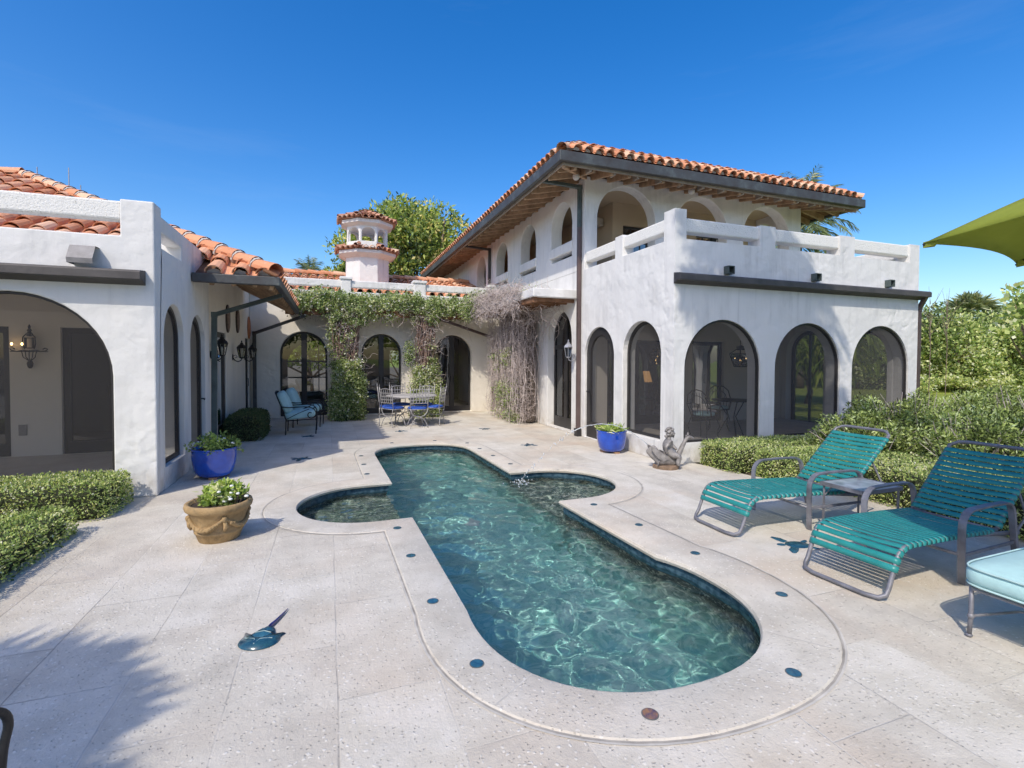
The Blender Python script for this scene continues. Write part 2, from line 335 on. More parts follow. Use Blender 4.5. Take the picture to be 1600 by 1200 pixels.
# coping: bullnosed stone band round the pool, with a caulked outer joint
OC = .31; qf = lambda o: o+.13*max(0, o/OC)
prof = [(.045,-.05),(-.02,-.045),(-.03,-.02),(-.02,.002),(.0,.009),(OC-.01,.009),(OC,.002)]
rings = [[(x, y, z) for x, y in pool_outline(o, qf(o) if o > .1 else None)] for o, z in prof]; n = len(rings[0])
cp = MB(); cp.add([p for r in rings for p in r], [(i*n+j, i*n+(j+1)%n, (i+1)*n+(j+1)%n, (i+1)*n+j) for i in range(len(rings)-1) for j in range(n)])
coping = tag(cp.build('pool_coping', COPING, smooth=True, fixn=True), kind='structure'); coping.data.set_sharp_from_angle(angle=R_(28))
JOINT = m_simple('deck_joint_sand', (.36, .33, .285), .95, 0, .35, 6.)
PALEJ = m_simple('pale_grout', (.52, .49, .44), .95, 0, .2, 6.)
a, b_ = pool_outline(OC+.001, qf(OC)+.001), pool_outline(OC+.012, qf(OC)+.012); jb = MB(); jb.add([(x, y, .005) for x, y in a]+[(x, y, .005) for x, y in b_], [(j, (j+1)%n, n+(j+1)%n, n+j) for j in range(n)])
jb.build('joint', JOINT, coping)
a, b_ = pool_outline(OC+.012, qf(OC)+.012), pool_outline(OC+.024, qf(OC)+.024); jb = MB(); jb.add([(x, y, .004) for x, y in a]+[(x, y, .004) for x, y in b_], [(j, (j+1)%n, n+(j+1)%n, n+j) for j in range(n)])
jb.build('joint', PALEJ, coping)
A0, A1 = pool_outline(.0), pool_outline(OC-.015, qf(OC-.015)); acc = 0; jb = MB()
for j in range(n):
    p0, p1 = Vector(A0[j]), Vector(A0[(j+1)%n]); acc += (p1-p0).length
    if acc > .82:
        acc = 0; q0, q1 = Vector(A0[j]), Vector(A1[j]); dd = (q1-q0).normalized(); s_ = Vector((-dd.y, dd.x))*.004
        if (q1-q0).length < .75: jb.add([(*(q0-s_), .0102), (*(q0+s_), .0102), (*(q1+s_), .0102), (*(q1-s_), .0102)], [(0,1,2,3)])
jb.build('joint', PALEJ, coping)

t = NT('pebble_pool_finish'); c = t.pos()
zz = t.n('SeparateXYZ', {0: c}).outputs[2]
deep = t.n('MapRange', {0: zz, 1: -.35, 2: -.95, 3: 0., 4: 1.}).outputs[0]
pe = t.n('TexVoronoi', {'Vector': c, 'Scale': 38.}); pv = t.n('SeparateColor', {0: pe.outputs[1]}).outputs[0]
dk = t.ramp(pv, [(0, (.035,.035,.03)), (.7, (.10,.095,.08)), (1, (.34,.32,.27))])
tl = t.ramp(pv, [(0, (.26,.53,.50)), (1, (.48,.70,.65))])
t.set(Base_Color=t.mix(deep, dk, tl), Roughness=.8); POOLF = t.m
t = NT('navy_waterline_tile'); c = t.pos()
t.set(Base_Color=t.ramp(t.noise(c, 18, 2), [(.35, (.02,.05,.075)), (.65, (.07,.13,.17))]), Roughness=.25); WTILE = t.m
o0 = pool_outline(0.02); n = len(o0)
bs = MB(); bs.add([(x, y, -.01) for x, y in o0]+[(x, y, -1.3) for x, y in o0], [(j, n+j, n+(j+1)%n, (j+1)%n) for j in range(n)])
q = [pw(*p) for p in ((-1.1,-3.7),(1.1,-3.7),(1.1,4.5),(-1.1,4.5))]; bs.add([(x, y, -1.3) for x, y in q], [(0,1,2,3)])
for sx in (-1, 1):
    q = [pw(*p) for p in ((sx*.89,-.4),(sx*2.2,-.4),(sx*2.2,1.6),(sx*.89,1.6))]; q = q if sx > 0 else q[::-1]
    bs.add([(x, y, -.42) for x, y in q], [(0,1,2,3)])
    e0, e1 = pw(sx*.89,-.4), pw(sx*.89,1.6); bs.add([(*e0,-.42),(*e1,-.42),(*e1,-1.3),(*e0,-1.3)], [(0,1,2,3)])
basin = tag(bs.build('pool_basin', POOLF, fixn=False), kind='structure')
o1 = pool_outline(.012); wt = MB(); wt.add([(x, y, -.015) for x, y in o1]+[(x, y, -.19) for x, y in o1], [(j, n+j, n+(j+1)%n, (j+1)%n) for j in range(n)])
wt.build('waterline_tile', WTILE, basin, fixn=False)
dr = MB(); dr.lathe([(.12,-1.298),(.12,-1.28),(.02,-1.27)], 24, (*pw(.1,.9), 0)); dr.build('drain', m_simple('white_drain', (.6,.6,.58), .5), basin, smooth=False)

# water: a real rippled surface; sun caustics come from the renderer
st_ = .016; xs = np.arange(-.75, 4.05, st_); ys = np.arange(1.7, 10.2, st_); X, Y = np.meshgrid(xs, ys)
Zw = np.zeros_like(X)
for k in range(56):
    lam = .10*(.95/.10)**rng.random(); ang = rng.normal(.6, .9); ph = rng.random()*6.28
    kx, ky = math.cos(ang)*6.283/lam, math.sin(ang)*6.283/lam
    Zw += lam*.0027*np.sin(kx*X+ky*Y+ph+.8*np.sin(1.3*X+k)+.6*np.cos(1.1*Y-k))
SPL = (2.54, 6.6); rr = np.hypot(X-SPL[0], Y-SPL[1]); Zw += .008*np.sin(rr*26)*np.exp(-rr*1.25)
ny, nx = X.shape; V = np.stack([X, Y, -.115+Zw], -1).reshape(-1, 3)
ii = (np.arange(ny-1)[:, None]*nx+np.arange(nx-1)[None, :]).reshape(-1)
Fq = np.stack([ii, ii+1, ii+1+nx, ii+nx], -1)
def quads_mesh(name, V, Fq, var=None, smooth=False):
    me = bpy.data.meshes.new(name); nf = len(Fq); k = Fq.shape[1]
    me.vertices.add(len(V)); me.vertices.foreach_set('co', np.asarray(V, dtype=np.float32).ravel())
    me.loops.add(nf*k); me.loops.foreach_set('vertex_index', Fq.astype(np.int32).ravel())
    me.polygons.add(nf); me.polygons.foreach_set('loop_start', np.arange(0, nf*k, k, dtype=np.int32)); me.polygons.foreach_set('loop_total', np.full(nf, k, dtype=np.int32))
    me.update(calc_edges=True)
    if var is not None: at = me.attributes.new('var', 'FLOAT', 'FACE'); at.data.foreach_set('value', np.asarray(var, dtype=np.float32))
    if smooth: me.shade_smooth()
    return me
t = NT('pool_water'); t.t.nodes.remove(t.b)
gls = t.n('BsdfGlass', {'Color': (.86,.96,.945,1), 'Roughness': .0, 'IOR': 1.33}); t.t.links.new(gls.outputs[0], t.out.inputs[0]); WATER = t.m
water = link('pool_water', quads_mesh('pool_water', V, Fq, smooth=True), WATER); tag(water, kind='structure')
water.cycles.is_caustics_caster = True; basin.cycles.is_caustics_receiver = True; sd.cycles.is_caustics_light = True
for ch in basin.children: ch.cycles.is_caustics_receiver = True

# round ceramic medallions let into the coping
def m_medal(name, a, b):
    t = NT(name); c = t.obj(); t.set(Base_Color=t.ramp(t.noise(c, 28, 4, .7), [(.3, a), (.7, b)]), Roughness=.2, Coat_Weight=.4); return t.m
MEDAL = m_medal('glazed_blue_tile', (.01,.05,.10), (.04,.145,.20)); MEDALB = m_medal('glazed_brown_tile', (.03,.04,.12), (.36,.19,.08))
spots = [(.64,4.21,'beside the middle of the left pool edge'),(.66,3.36,'on the left coping, second from the front'),(.75,2.58,'where the left pool edge starts to round at the front'),(1.41,1.93,'brown and blue, at the very front of the pool'),(2.32,1.93,'at the front right curve, the largest blue one'),(3.02,2.62,'on the right curve near the foot of the front lounger'),(2.96,3.44,'on the right coping before the two loungers'),(2.93,4.23,'on the right coping beside the far lounger foot'),(2.85,5.0,'on the right coping next to the right pool lobe'),(.62,4.95,'dark, on the corner of the left lobe nearest the viewer'),(.50,8.85,'far left end of the pool, farthest along the left edge'),(.50,8.13,'left coping, second from the far end'),(.50,7.43,'left coping just behind the left lobe'),(1.15,10.02,'behind the far pool end, left one'),(2.01,10.02,'behind the far pool end, right one'),(2.56,9.53,'far right coping where the pool end rounds'),(2.62,8.86,'right coping, second from the far end'),(2.65,8.14,'right coping, third from the far end'),(2.70,7.40,'right coping just behind the right lobe')]
md = MB(); md.lathe([(.036,-.004),(.036,.003),(.032,.004)], 24)
for i, (x, y, w) in enumerate(spots):
    if i == 0: o = md.build('medallion', MEDAL); proto_md = o; rim = MB(); rim.lathe([(.041,-.004),(.041,.0008)], 24); rim.build('rim', m_simple('dark_grout', (.12,.13,.13), .9), o)
    else: o = copy_tree(proto_md)
    if i == 3:
        o.data = proto_md.data.copy(); o.data.materials[0] = MEDALB
    o.location = (x, y, .0105); o.rotation_euler.z = i
    tag(o, ('round tile medallion in the coping, ' if i == 3 else 'round blue tile medallion, ')+w, 'medallion', 'tile medallions set round the pool coping')

# ceramic sea creatures let into the deck
TEALC = m_medal('glazed_teal_creature', (.008,.035,.075), (.03,.11,.14)); INDIGO = m_simple('glazed_indigo', (.025,.02,.12), .25, 0, .3, 30., .0, 40, .5, .5); CREAMLINE = m_simple('pale_glaze_line', (.36,.45,.42), .3)
hc = thing('horseshoe_crab_inlay', 'blue glazed horseshoe crab tile with long tail set in the front left deck', 'tile inlay', (-.40, 3.24, .004), R_(-18)); hc.scale = (.8, .8, 1)
def poly_disc(mb, pts, z0, z1, dome):
    n = len(pts); cx = sum(p[0] for p in pts)/n; cy = sum(p[1] for p in pts)/n
    V_ = [(x, y, z0) for x, y in pts]+[(cx+(x-cx)*.9, cy+(y-cy)*.9, z1) for x, y in pts]+[(cx+(x-cx)*.5, cy+(y-cy)*.5, z1+dome) for x, y in pts]+[(cx, cy, z1+dome*1.2)]
    F_ = [(i, (i+1)%n, n+(i+1)%n, n+i) for i in range(n)]+[(n+i, n+(i+1)%n, 2*n+(i+1)%n, 2*n+i) for i in range(n)]+[(2*n+i, 2*n+(i+1)%n, 3*n) for i in range(n)]
    mb.add(V_, F_)
sh = MB(); P = [(.145*math.cos(R_(a)), .125*math.sin(R_(a))) for a in range(-200, 21, 10)]+[(.155,.10),(.115,.045),(.05,.02),(-.05,.02),(-.115,.045),(-.155,.10)]
poly_disc(sh, P, 0, .012, .014); s0 = sh.build('carapace', TEALC, hc, smooth=True)
ab = MB(); P = [(-.09,.03),(-.04,.005),(.04,.005),(.09,.03)]
for k in range(7): P += [(.10-.008*k, .045+.018*k), (.086-.009*k, .052+.018*k)]
P += [(.02,.19),(-.02,.19)]
for k in reversed(range(7)): P += [(-.086+.009*k, .052+.018*k), (-.10+.008*k, .045+.018*k)]
poly_disc(ab, P, 0, .013, .010); ab.build('abdomen', MEDAL, hc, smooth=True)
tl = MB(); tl.tube([(0,.18,.008),(.012,.26,.008),(.02,.36,.007),(.022,.46,.006)], [.016,.012,.009,.003], 6); tl.build('tail', INDIGO, hc)
ln = MB()
for pts in ([(-.1,-.01,.022),(-.02,-.03,.027),(.0,-.09,.022)], [(.1,-.01,.022),(.02,-.03,.027),(.0,-.09,.022)], [(-.06,.06,.024),(0,.08,.026),(.06,.06,.024)]): ln.tube(pts, .003, 5)
ln.build('ridge', CREAMLINE, hc)
def turtle(x, y, rz, label, s=1.):
    th = thing('turtle_inlay', label, 'tile inlay', (x, y, .003), rz, 'ceramic sea creatures set in the deck'); th.scale = (s, s, 1)
    b = MB(); poly_disc(b, [(.11*math.cos(R_(a)), .085*math.sin(R_(a))) for a in range(0, 360, 20)], 0, .006, .008); b.build('shell', TEALC, th, smooth=True)
    h = MB(); poly_disc(h, [(.15+.04*math.cos(R_(a)), .028*math.sin(R_(a))) for a in range(0, 360, 30)], 0, .004, .004); h.build('head', MEDAL, th, smooth=True)
    for sx, sy, a, l in ((.07,.07,60,.15), (.07,-.07,-60,.15), (-.08,.06,140,.08), (-.08,-.06,-140,.08)):
        f = MB(); ca, sa = math.cos(R_(a)), math.sin(R_(a)); P = [(sx+l*(u*ca-w*sa), sy+l*(u*sa+w*ca)) for u, w in ((0,-.2),(.5,-.3),(1,-.1),(.95,.1),(.5,.22),(0,.25))]
        poly_disc(f, P, 0, .004, .003); f.build('flipper', MEDAL, th)
    return th
turtle(3.99, 3.30, R_(160), 'blue ceramic turtle tile in the deck between the lounger feet')
turtle(3.63, 8.96, R_(20), 'small dark turtle tile in the deck right of the far pool end', .8)
turtle(3.49, 11.36, R_(80), 'tiny dark sea creature tile between dining set and right wall', .7)
turtle(-.44, 8.96, R_(200), 'dark turtle tile in the shade left of the far pool end', .9)
turtle(-.46, 11.50, R_(10), 'dark sea creature tile in the shade before the cushioned armchairs', .8)
turtle(1.53, 11.63, R_(40), 'small dark sea creature tile in front of the dining chairs', .7)
# ================================================================ HOUSE
house = thing('house', 'white stucco Mediterranean villa with orange barrel tile roofs and arched openings round the pool', 'house')
def arch_pts(u0, u1, spring, top, n=22):
    c, w = (u0+u1)/2, (u1-u0)/2
    return [(c-w*math.cos(math.pi*i/n), spring+(top-spring)*math.sin(math.pi*i/n)) for i in range(n+1)]
class Wall:
    """plane: origin P (x,y), direction du along the wall, nrm = outward normal"""
    def __init__(s, P, du, nrm): s.P = Vector((*P, 0)); s.d = Vector((*du, 0)); s.n = Vector((*nrm, 0))
    def p(s, u, z, dep=0.): return s.P+s.d*u-s.n*dep+Vector((0,0,z))
def arch_wall(mb, w, L0, L1, z0, z1, th, ops):
    """ops: (u0,u1,sill,spring,top); spring None = flat head"""
    ops = sorted(ops); edges = []; cur = L0; lz = [z0, z1]
    for (u0, u1, si, sp, tp) in ops:
        hs = sorted({z0, si, sp if sp else tp, z1}); edges.append((cur, u0, lz, hs)); cur, lz = u1, hs
    edges.append((cur, L1, lz, [z0, z1]))
    for dep, flip in ((0., False), (th, True)):
        def face(pts):
            P = [w.p(u, z, dep) for u, z in pts]; mb.add(P[::-1] if flip else P, [tuple(range(len(P)))], .5)
        for a, b, l, r in edges:
            face([(a, z) for z in reversed(l)]+[(b, z) for z in r])
        for (u0, u1, si, sp, tp) in ops:
            if si > z0: face([(u0, z0), (u1, z0), (u1, si), (u0, si)])
            ap = arch_pts(u0, u1, sp, tp) if sp else [(u0, tp), (u1, tp)]
            for i in range(len(ap)-1): face([ap[i], ap[i+1], (ap[i+1][0], z1), (ap[i][0], z1)])
    def strip(pts):
        for a, b in zip(pts, pts[1:]): mb.add([w.p(*a), w.p(*a, th), w.p(*b, th), w.p(*b)], [(0,1,2,3)], .5)
    for (u0, u1, si, sp, tp) in ops:
        ap = arch_pts(u0, u1, sp, tp) if sp else [(u0, tp), (u1, tp)]
        strip([(u0, si)]+ap+[(u1, si)])
        if si > z0: strip([(u0, si), (u1, si)])
    tops = [(L0, z1)]
    for (u0, u1, si, sp, tp) in ops: tops += [(q[0], z1) for q in (arch_pts(u0, u1, sp, tp) if sp else [(u0, 0), (u1, 0)])]
    strip(tops+[(L1, z1)]); bots = [L0]
    for (u0, u1, si, sp, tp) in ops: bots += [u0, u1]
    strip([(u, z0) for u in bots+[L1]][::-1]); strip([(L0, z0), (L0, z1)]); strip([(L1, z1), (L1, z0)])
def wall(w, L0, L1, z0, z1, th, ops, mat=None, bevel=.018, parent=None, name='wall', add=None):
    mb = MB(); arch_wall(mb, w, L0, L1, z0, z1, th, ops); o = mb.build(name, mat or STUCCO, parent or house, bevel=0 if add else bevel, weld=True)
    if add:   # parapet posts grown out of the same plaster
        k = MB()
        for a, b in add: k.box(a, b)
        q = k.build('cutter', None); m_ = o.modifiers.new('join', 'BOOLEAN'); m_.operation = 'UNION'; m_.solver = 'EXACT'; m_.object = q; m_.use_self = True
        me = bpy.data.meshes.new_from_object(o.evaluated_get(bpy.context.evaluated_depsgraph_get())); o.modifiers.clear(); o.data = me; bpy.data.objects.remove(q)
        b = o.modifiers.new('bevel', 'BEVEL'); b.width = bevel; b.segments = 2; b.limit_method = 'ANGLE'; b.angle_limit = R_(35)
    return o
def outline(u0, u1, si, sp, tp, o=0., n=22):
    a = arch_pts(u0+o, u1-o, sp, tp-o, n) if sp else [(u0+o, tp-o), (u1-o, tp-o)]
    return [(u0+o, si)]+a+[(u1-o, si)]
def frame(mb, w, op, wd, d0, d1, bottom=True):
    A, B = outline(*op), outline(*op, o=wd); n = len(A); P = []
    B = [(u, z+(wd if (i in (0, n-1) and bottom) else 0)) for i, (u, z) in enumerate(B)]
    for dep in (d0, d1): P += [w.p(*a, dep) for a in A]+[w.p(*b, dep) for b in B]
    rng_ = range(n) if bottom else range(n-1); F_ = []
    for i in rng_:
        j = (i+1) % n
        F_ += [(i, j, n+j, n+i), (2*n+i, 3*n+i, 3*n+j, 2*n+j), (n+i, n+j, 3*n+j, 3*n+i), (i, 2*n+i, 2*n+j, j)]
    mb.add(P, F_); return [B[0]]+B[1:]
def pane(w, pts, dep, mat, name, parent):
    mb = MB(); mb.add([w.p(u, z, dep) for u, z in pts], [tuple(range(len(pts)))]); return mb.build(name, mat, parent, fixn=False)
def ubox(mb, w, u0, u1, z0, z1, d0, d1):
    P = [w.p(u, z, dd) for dd in (d0, d1) for u, z in ((u0,z0),(u1,z0),(u1,z1),(u0,z1))]
    mb.add(P, [(0,1,2,3),(7,6,5,4),(0,4,5,1),(1,5,6,2),(2,6,7,3),(3,7,4,0)])
def glazed_door(w, op, dep, name='door', fw=.07, leaves=2, transom=None, rail=.12, handle=True, muntin=False):
    u0, u1, si, sp, tp = op; mb = MB(); B = frame(mb, w, op, fw, dep, dep+.06)
    c = (u0+u1)/2
    if leaves == 2: ubox(mb, w, c-.075, c+.075, si, tp-.02, dep-.005, dep+.055)
    if transom: ubox(mb, w, u0+fw*.5, u1-fw*.5, transom-.05, transom+.05, dep-.008, dep+.05)
    ubox(mb, w, u0+fw*.5, u1-fw*.5, si, si+rail, dep-.003, dep+.052)
    d = mb.build(name, BRONZE, house, bevel=.006)
    pane(w, B, dep+.03, GLASS, 'pane', d)
    if handle:
        h = MB()
        for s_ in ((-.045, .045) if leaves == 2 else (.045,)): h.tube([w.p(c+s_, .92+si, dep-.012), w.p(c+s_, .92+si, dep-.05), w.p(c+s_, 1.12+si, dep-.05), w.p(c+s_, 1.12+si, dep-.012)], .009, 6)
        h.build('handle', BLACKI, d)
    return d
def screen(w, op, dep, name='screened_window', fw=.05, mat=None):
    mb = MB(); B = frame(mb, w, op, fw, dep, dep+.05); f = mb.build(name, BRONZE, house, bevel=.004)
    pane(w, B, dep+.025, mat or SCREEN, 'mesh_panel', f); return f
def boxobj(name, a, b, mat, bevel=0., parent=None):
    return MB().box(a, b).build(name, mat, parent or house, bevel=bevel)

# ---- right wing, sunroom and terrace above
XW, YF, XE, YB = 5.16, 6.55, 11.08, 9.54
wS = Wall((0, YF), (1,0), (0,-1)); wW = Wall((XW, 0), (0,1), (-1,0)); wE = Wall((XE, 0), (0,1), (1,0))
frontA = [(5.37,6.97,.33,1.55,2.35), (7.30,8.90,.33,1.55,2.35), (9.22,10.82,.33,1.55,2.35)]
px_ = [(6.93,7.27), (8.85,9.23), (10.80,XE)]
wall(wS, XW, XE, 0, 3.62, .28, frontA, add=[((XW, YF, 3.3), (XW+.22, YF+.28, 4.09))]+[((a, YF, 3.3), (b, YF+.27, 3.985)) for a, b in px_])
winW = (6.88,8.02,.33,1.79,2.36); scrW = (8.33,9.49,.02,1.77,2.34); dorW = (10.12,11.44,.02,2.18,2.84)
wall(wW, YF+.28, 16.2, 0, 3.62, .28, [winW, scrW, dorW], add=[((XW, 8.06, 3.3), (XW+.25, 8.32, 4.02))])
eastA = [(6.95,8.05,.33,1.7,2.35), (8.35,9.35,.1,1.85,2.4)]
wall(wE, YF+.28, YB, 0, 3.62, .28, eastA)
for op in frontA: screen(wS, op, .03, fw=.035)
screen(wW, winW, .10)
sd_ = screen(wW, scrW, .05, 'screen_door', .17)
h = MB(); ubox(h, wW, 8.36, 8.40, .9, 1.08, .02, .06); h.tube([wW.p(9.40, 1.0, .05), wW.p(9.40, 1.0, .0), wW.p(9.28, .98, -.01)], .012, 6); h.tube([wW.p(9.27, 1.05, .0), wW.p(9.2, .72, -.02)], .008, 6); h.build('handle', BLACKI, sd_)
k_ = MB(); ubox(k_, wW, 8.36, 9.46, .03, .36, .045, .09); k_.build('kick_panel', BRONZE, sd_, bevel=.004)
hg = MB()
for z in (.45, 1.15, 1.7): ubox(hg, wW, 8.315, 8.345, z, z+.1, .03, .06)
hg.build('hinge', m_simple('steel_hinge', (.5,.5,.5), .4, .6), sd_)
glazed_door(wW, dorW, .18, fw=.07, transom=1.98, rail=.25)
for op in eastA: screen(wE, op, .05, fw=.09)
ubx = MB(); ubox(ubx, wE, 8.82, 8.87, .1, 2.38, .06, .1); ubx.build('mullion', PATINA, house)
boxobj('floor', (XW+.28, YF+.28, .0), (XE-.28, YB, .20), m_simple('sunroom_stone_floor', (.52,.47,.41), .6, 0, .12, 4.))
boxobj('ceiling', (XW+.282, YF+.282, 2.86), (XE-.282, YB-.002, 3.06), INNER)
# inner north wall of the sunroom with two dark doors
wN = Wall((0, YB), (1,0), (0,-1))
innerA = [(5.75,7.35,.2,None,2.12), (8.05,9.0,.2,None,2.12)]
wall(wN, XW+.29, XE-.29, .2, 2.86, .2, innerA, INNER, 0)
for op in innerA: glazed_door(wN, op, .08, fw=.09, leaves=2 if op[1]-op[0] > 1.2 else 1, rail=.2)
CURT = m_simple('curtain_reflection', (.62, .66, .62), .9, 0, .1, 3.)  # pale sheet added in place of a curtain's reflection in the door
cu = MB(); cu.add([(6.9+.03*math.sin(i*1.3), YB+.32+.03*math.cos(i*1.3), z) if False else (6.62+.28*(i/9)+.10*math.sin(z*2.2), YB+.30+.03*math.cos(i*2.1), z) for z in (.25,.6,1.0,1.4,1.8,2.05) for i in range(10)], [(r*10+i, r*10+i+1, (r+1)*10+i+1, (r+1)*10+i) for r in range(5) for i in range(9)])
cu.build('curtain', CURT, house, smooth=True)
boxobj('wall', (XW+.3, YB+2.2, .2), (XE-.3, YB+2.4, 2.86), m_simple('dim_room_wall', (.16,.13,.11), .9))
# ledge, brackets, scuppers
def ledge(w, u0, u1, z, out=.17, th=.11, parent=None):
    mb = MB(); P = [(0, z-th-.05), (-out*.55, z-th), (-out, z-th), (-out, z-.02), (-out+.02, z), (0, z+.02)]
    mb.add([w.p(u, zz, dp) for u in (u0, u1) for dp, zz in P], [tuple(range(6)), tuple(reversed(range(6, 12)))]+[(i, (i+1)%6, 6+(i+1)%6, 6+i) for i in range(6)])
    return mb.build('ledge', LEDGE, parent or house, bevel=.006)
ledge(wS, XW-.02, XE+.12, 3.05)
def scupper(w, u, z, s=.13, out=.11):
    mb = MB(); A = [(u-s/2, z), (u+s/2, z), (u+s/2, z+s), (u-s/2, z+s)]; t_ = .012
    for (a, b, c, d_) in ((u-s/2, u+s/2, z+s-t_, z+s), (u-s/2, u-s/2+t_, z, z+s-t_), (u+s/2-t_, u+s/2, z, z+s-t_), (u-s/2+t_, u+s/2-t_, z, z+t_)): ubox(mb, w, a, b, c, d_, -out, .0)
    ubox(mb, w, u-s/2+t_, u+s/2-t_, z+t_, z+s-t_, -.02, .0)
    return mb.build('scupper', PATINA, house)
for u in (6.21, 8.19, 10.14): scupper(wS, u, 3.10)
# terrace balustrade: posts and rough rails over the parapet
def post(x0, x1, y0, y1, z0, z1): return boxobj('post', (x0, y0, z0), (x1, y1, z1), STUCCO, .02)
def rail(a, b, mat=None): return MB().box(a, b).build('rail', mat or RAIL, house, bevel=.022)
for a, b in ((XW+.21, 6.94), (7.26, 8.86), (9.22, 10.81)): rail((a, YF+.03, 3.745), (b, YF+.23, 3.965))
for a, b in ((YF+.29, 8.07), (8.31, YB)): rail((XW+.03, a, 3.775), (XW+.22, b, 3.99))
for a, b in ((YF+.26, 8.06), (8.32, YB)): rail((XE-.22, a, 3.745), (XE-.03, b, 3.965))
post(XE-.25, XE+.003, 8.05, 8.33, 3.62, 3.985)
boxobj('floor', (XW+.28, YF+.28, 3.064), (XE-.28, YB, 3.12), m_simple('terrace_floor', (.4,.37,.33), .8))

# ---- upper floor
w2S = Wall((0, YB), (1,0), (0,-1)); XE2, YN, ZT = 11.45, 23.2, 5.62
upS = [(5.47,6.97,3.12,4.77,5.51), (7.53,9.03,3.12,4.77,5.51), (9.55,11.05,3.12,4.77,5.51)]
wall(w2S, XW+.002, XE2, 2.9, ZT, .3, upS)
upW = [(10.14,11.27,4.03,4.80,5.37), (12.24,13.37,4.03,4.80,5.37), (14.46,15.59,4.03,4.80,5.37), (16.75,17.88,4.03,4.80,5.37)]
wall(wW, YB+.3, YN, 3.62, ZT, .3, upW)
for (a, b, *_r) in upW[:3]: rail((XW-.035, a-.06, 4.14), (XW+.2, b+.06, 4.37), STUCCO)
w2E = Wall((XE2, 0), (0,1), (1,0)); wall(w2E, YB+.3, YN, 0, ZT, .3, [(10.0,11.1,3.12,4.77,5.4)])
boxobj('wall', (XW, YN, 0), (XE2, YN+.3, ZT), STUCCO)
boxobj('floor', (XW+.3, YB+.3, 2.9), (XE2-.3, YN, 3.11), m_simple('loggia_floor', (.34,.28,.22), .8))
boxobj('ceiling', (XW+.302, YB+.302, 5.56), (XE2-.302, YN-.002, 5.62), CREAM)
# porch room behind the front arches: inner walls with dark windows, niche
wiW = Wall((6.56, 0), (0,1), (-1,0)); wops = [(12.55,13.6,3.11,None,5.0), (14.8,15.9,3.11,4.5,5.05)]
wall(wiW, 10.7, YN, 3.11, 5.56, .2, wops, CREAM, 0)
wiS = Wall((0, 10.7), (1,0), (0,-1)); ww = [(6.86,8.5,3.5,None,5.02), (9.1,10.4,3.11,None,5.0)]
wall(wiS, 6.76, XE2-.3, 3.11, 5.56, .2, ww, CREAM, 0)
for op in ww:
    w_ = glazed_door(wiS, op, .06, 'window', .06, 2, None, .08, False); mu = MB()
    for z in np.arange(op[2]+.4, op[4]-.1, .36): ubox(mu, wiS, op[0]+.05, op[1]-.05, z, z+.022, .07, .1)
    for u in np.arange(op[0]+.27, op[1]-.1, .27): ubox(mu, wiS, u, u+.02, op[2]+.05, op[4]-.05, .072, .098)
    mu.build('muntin', BRONZE, w_)
for op in wops: glazed_door(wiW, op, .06, 'door', .1, 1, None, .3, False)
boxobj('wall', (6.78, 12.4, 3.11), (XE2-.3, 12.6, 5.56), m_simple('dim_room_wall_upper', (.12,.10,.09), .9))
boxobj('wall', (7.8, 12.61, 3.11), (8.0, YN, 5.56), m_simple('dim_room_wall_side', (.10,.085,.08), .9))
# ---------------------------------------------------------------- roofs
def tiles(mb, O, U, V, Lu, vlim, pitch, tl, r, plug=None, jit=.012):
    """rows of barrel tiles laid up a slope: O eave corner, U along the eave, V up the slope"""
    O, U, V = Vector(O), Vector(U).normalized(), Vector(V).normalized(); Nn = U.cross(V).normalized()
    if Nn.z < 0: Nn = -Nn
    k = int(Lu/pitch); sg = 7
    for i in range(k):
        u = (i+.5)*Lu/k; v0, v1 = vlim(u)
        if v1-v0 < .15: continue
        v = v0; first = True
        while v < v1-.05:
            e = min(v+tl*1.12, v1+.02); cvar = random.random(); du = random.uniform(-jit, jit); lift = random.uniform(0, jit)
            vs = []
            for vv, rad, hh in ((v, r, .028+lift), (e, r*.84, .004)):
                for j in range(sg+1):
                    a = math.pi*j/sg; vs.append(O+U*(u+du+rad*math.cos(a))+V*vv+Nn*(hh+rad*.92*math.sin(a)))
            for j in range(sg+1):
                a = math.pi*j/sg; vs.append(O+U*(u+du+(r-.016)*math.cos(a))+V*(v+.001)+Nn*(.028+lift+(r-.016)*.92*math.sin(a)))
            for j in range(sg+1):
                a = math.pi*j/sg; vs.append(O+U*(u+du+(r-.02)*math.cos(a))+V*(v+.12)+Nn*(.02+(r-.022)*.92*math.sin(a)))
            q = sg+1; mb.add(vs, [(j, j+1, q+j+1, q+j) for j in range(sg)]+[(j+1, j, 2*q+j, 2*q+j+1) for j in range(sg)]+[(2*q+j+1, 2*q+j, 3*q+j, 3*q+j+1) for j in range(sg)], cvar)
            # pan tile between this column and the next
            cvar2 = random.random()*.6; vs = []
            pr = pitch-r*1.5
            for vv, dz in ((v, .0), (e, -.01)):
                for j in range(5):
                    a = math.pi*j/4; vs.append(O+U*(u+Lu/k/2+pr*.62*math.cos(a))+V*vv+Nn*(.05+dz-.05*math.sin(a)))
            mb.add(vs, [(j, 5+j, 6+j, j+1) for j in range(4)], cvar2)
            if first and plug is not None:
                P = [O+U*(u+du+(r-.02)*math.cos(math.pi*j/sg))+V*(v0+.07)+Nn*(.0+random.uniform(.55, .95)*(r-.02)*math.sin(math.pi*j/sg)) for j in range(sg+1)]
                plug.add(P, [tuple(range(len(P)))])
            first = False; v += tl
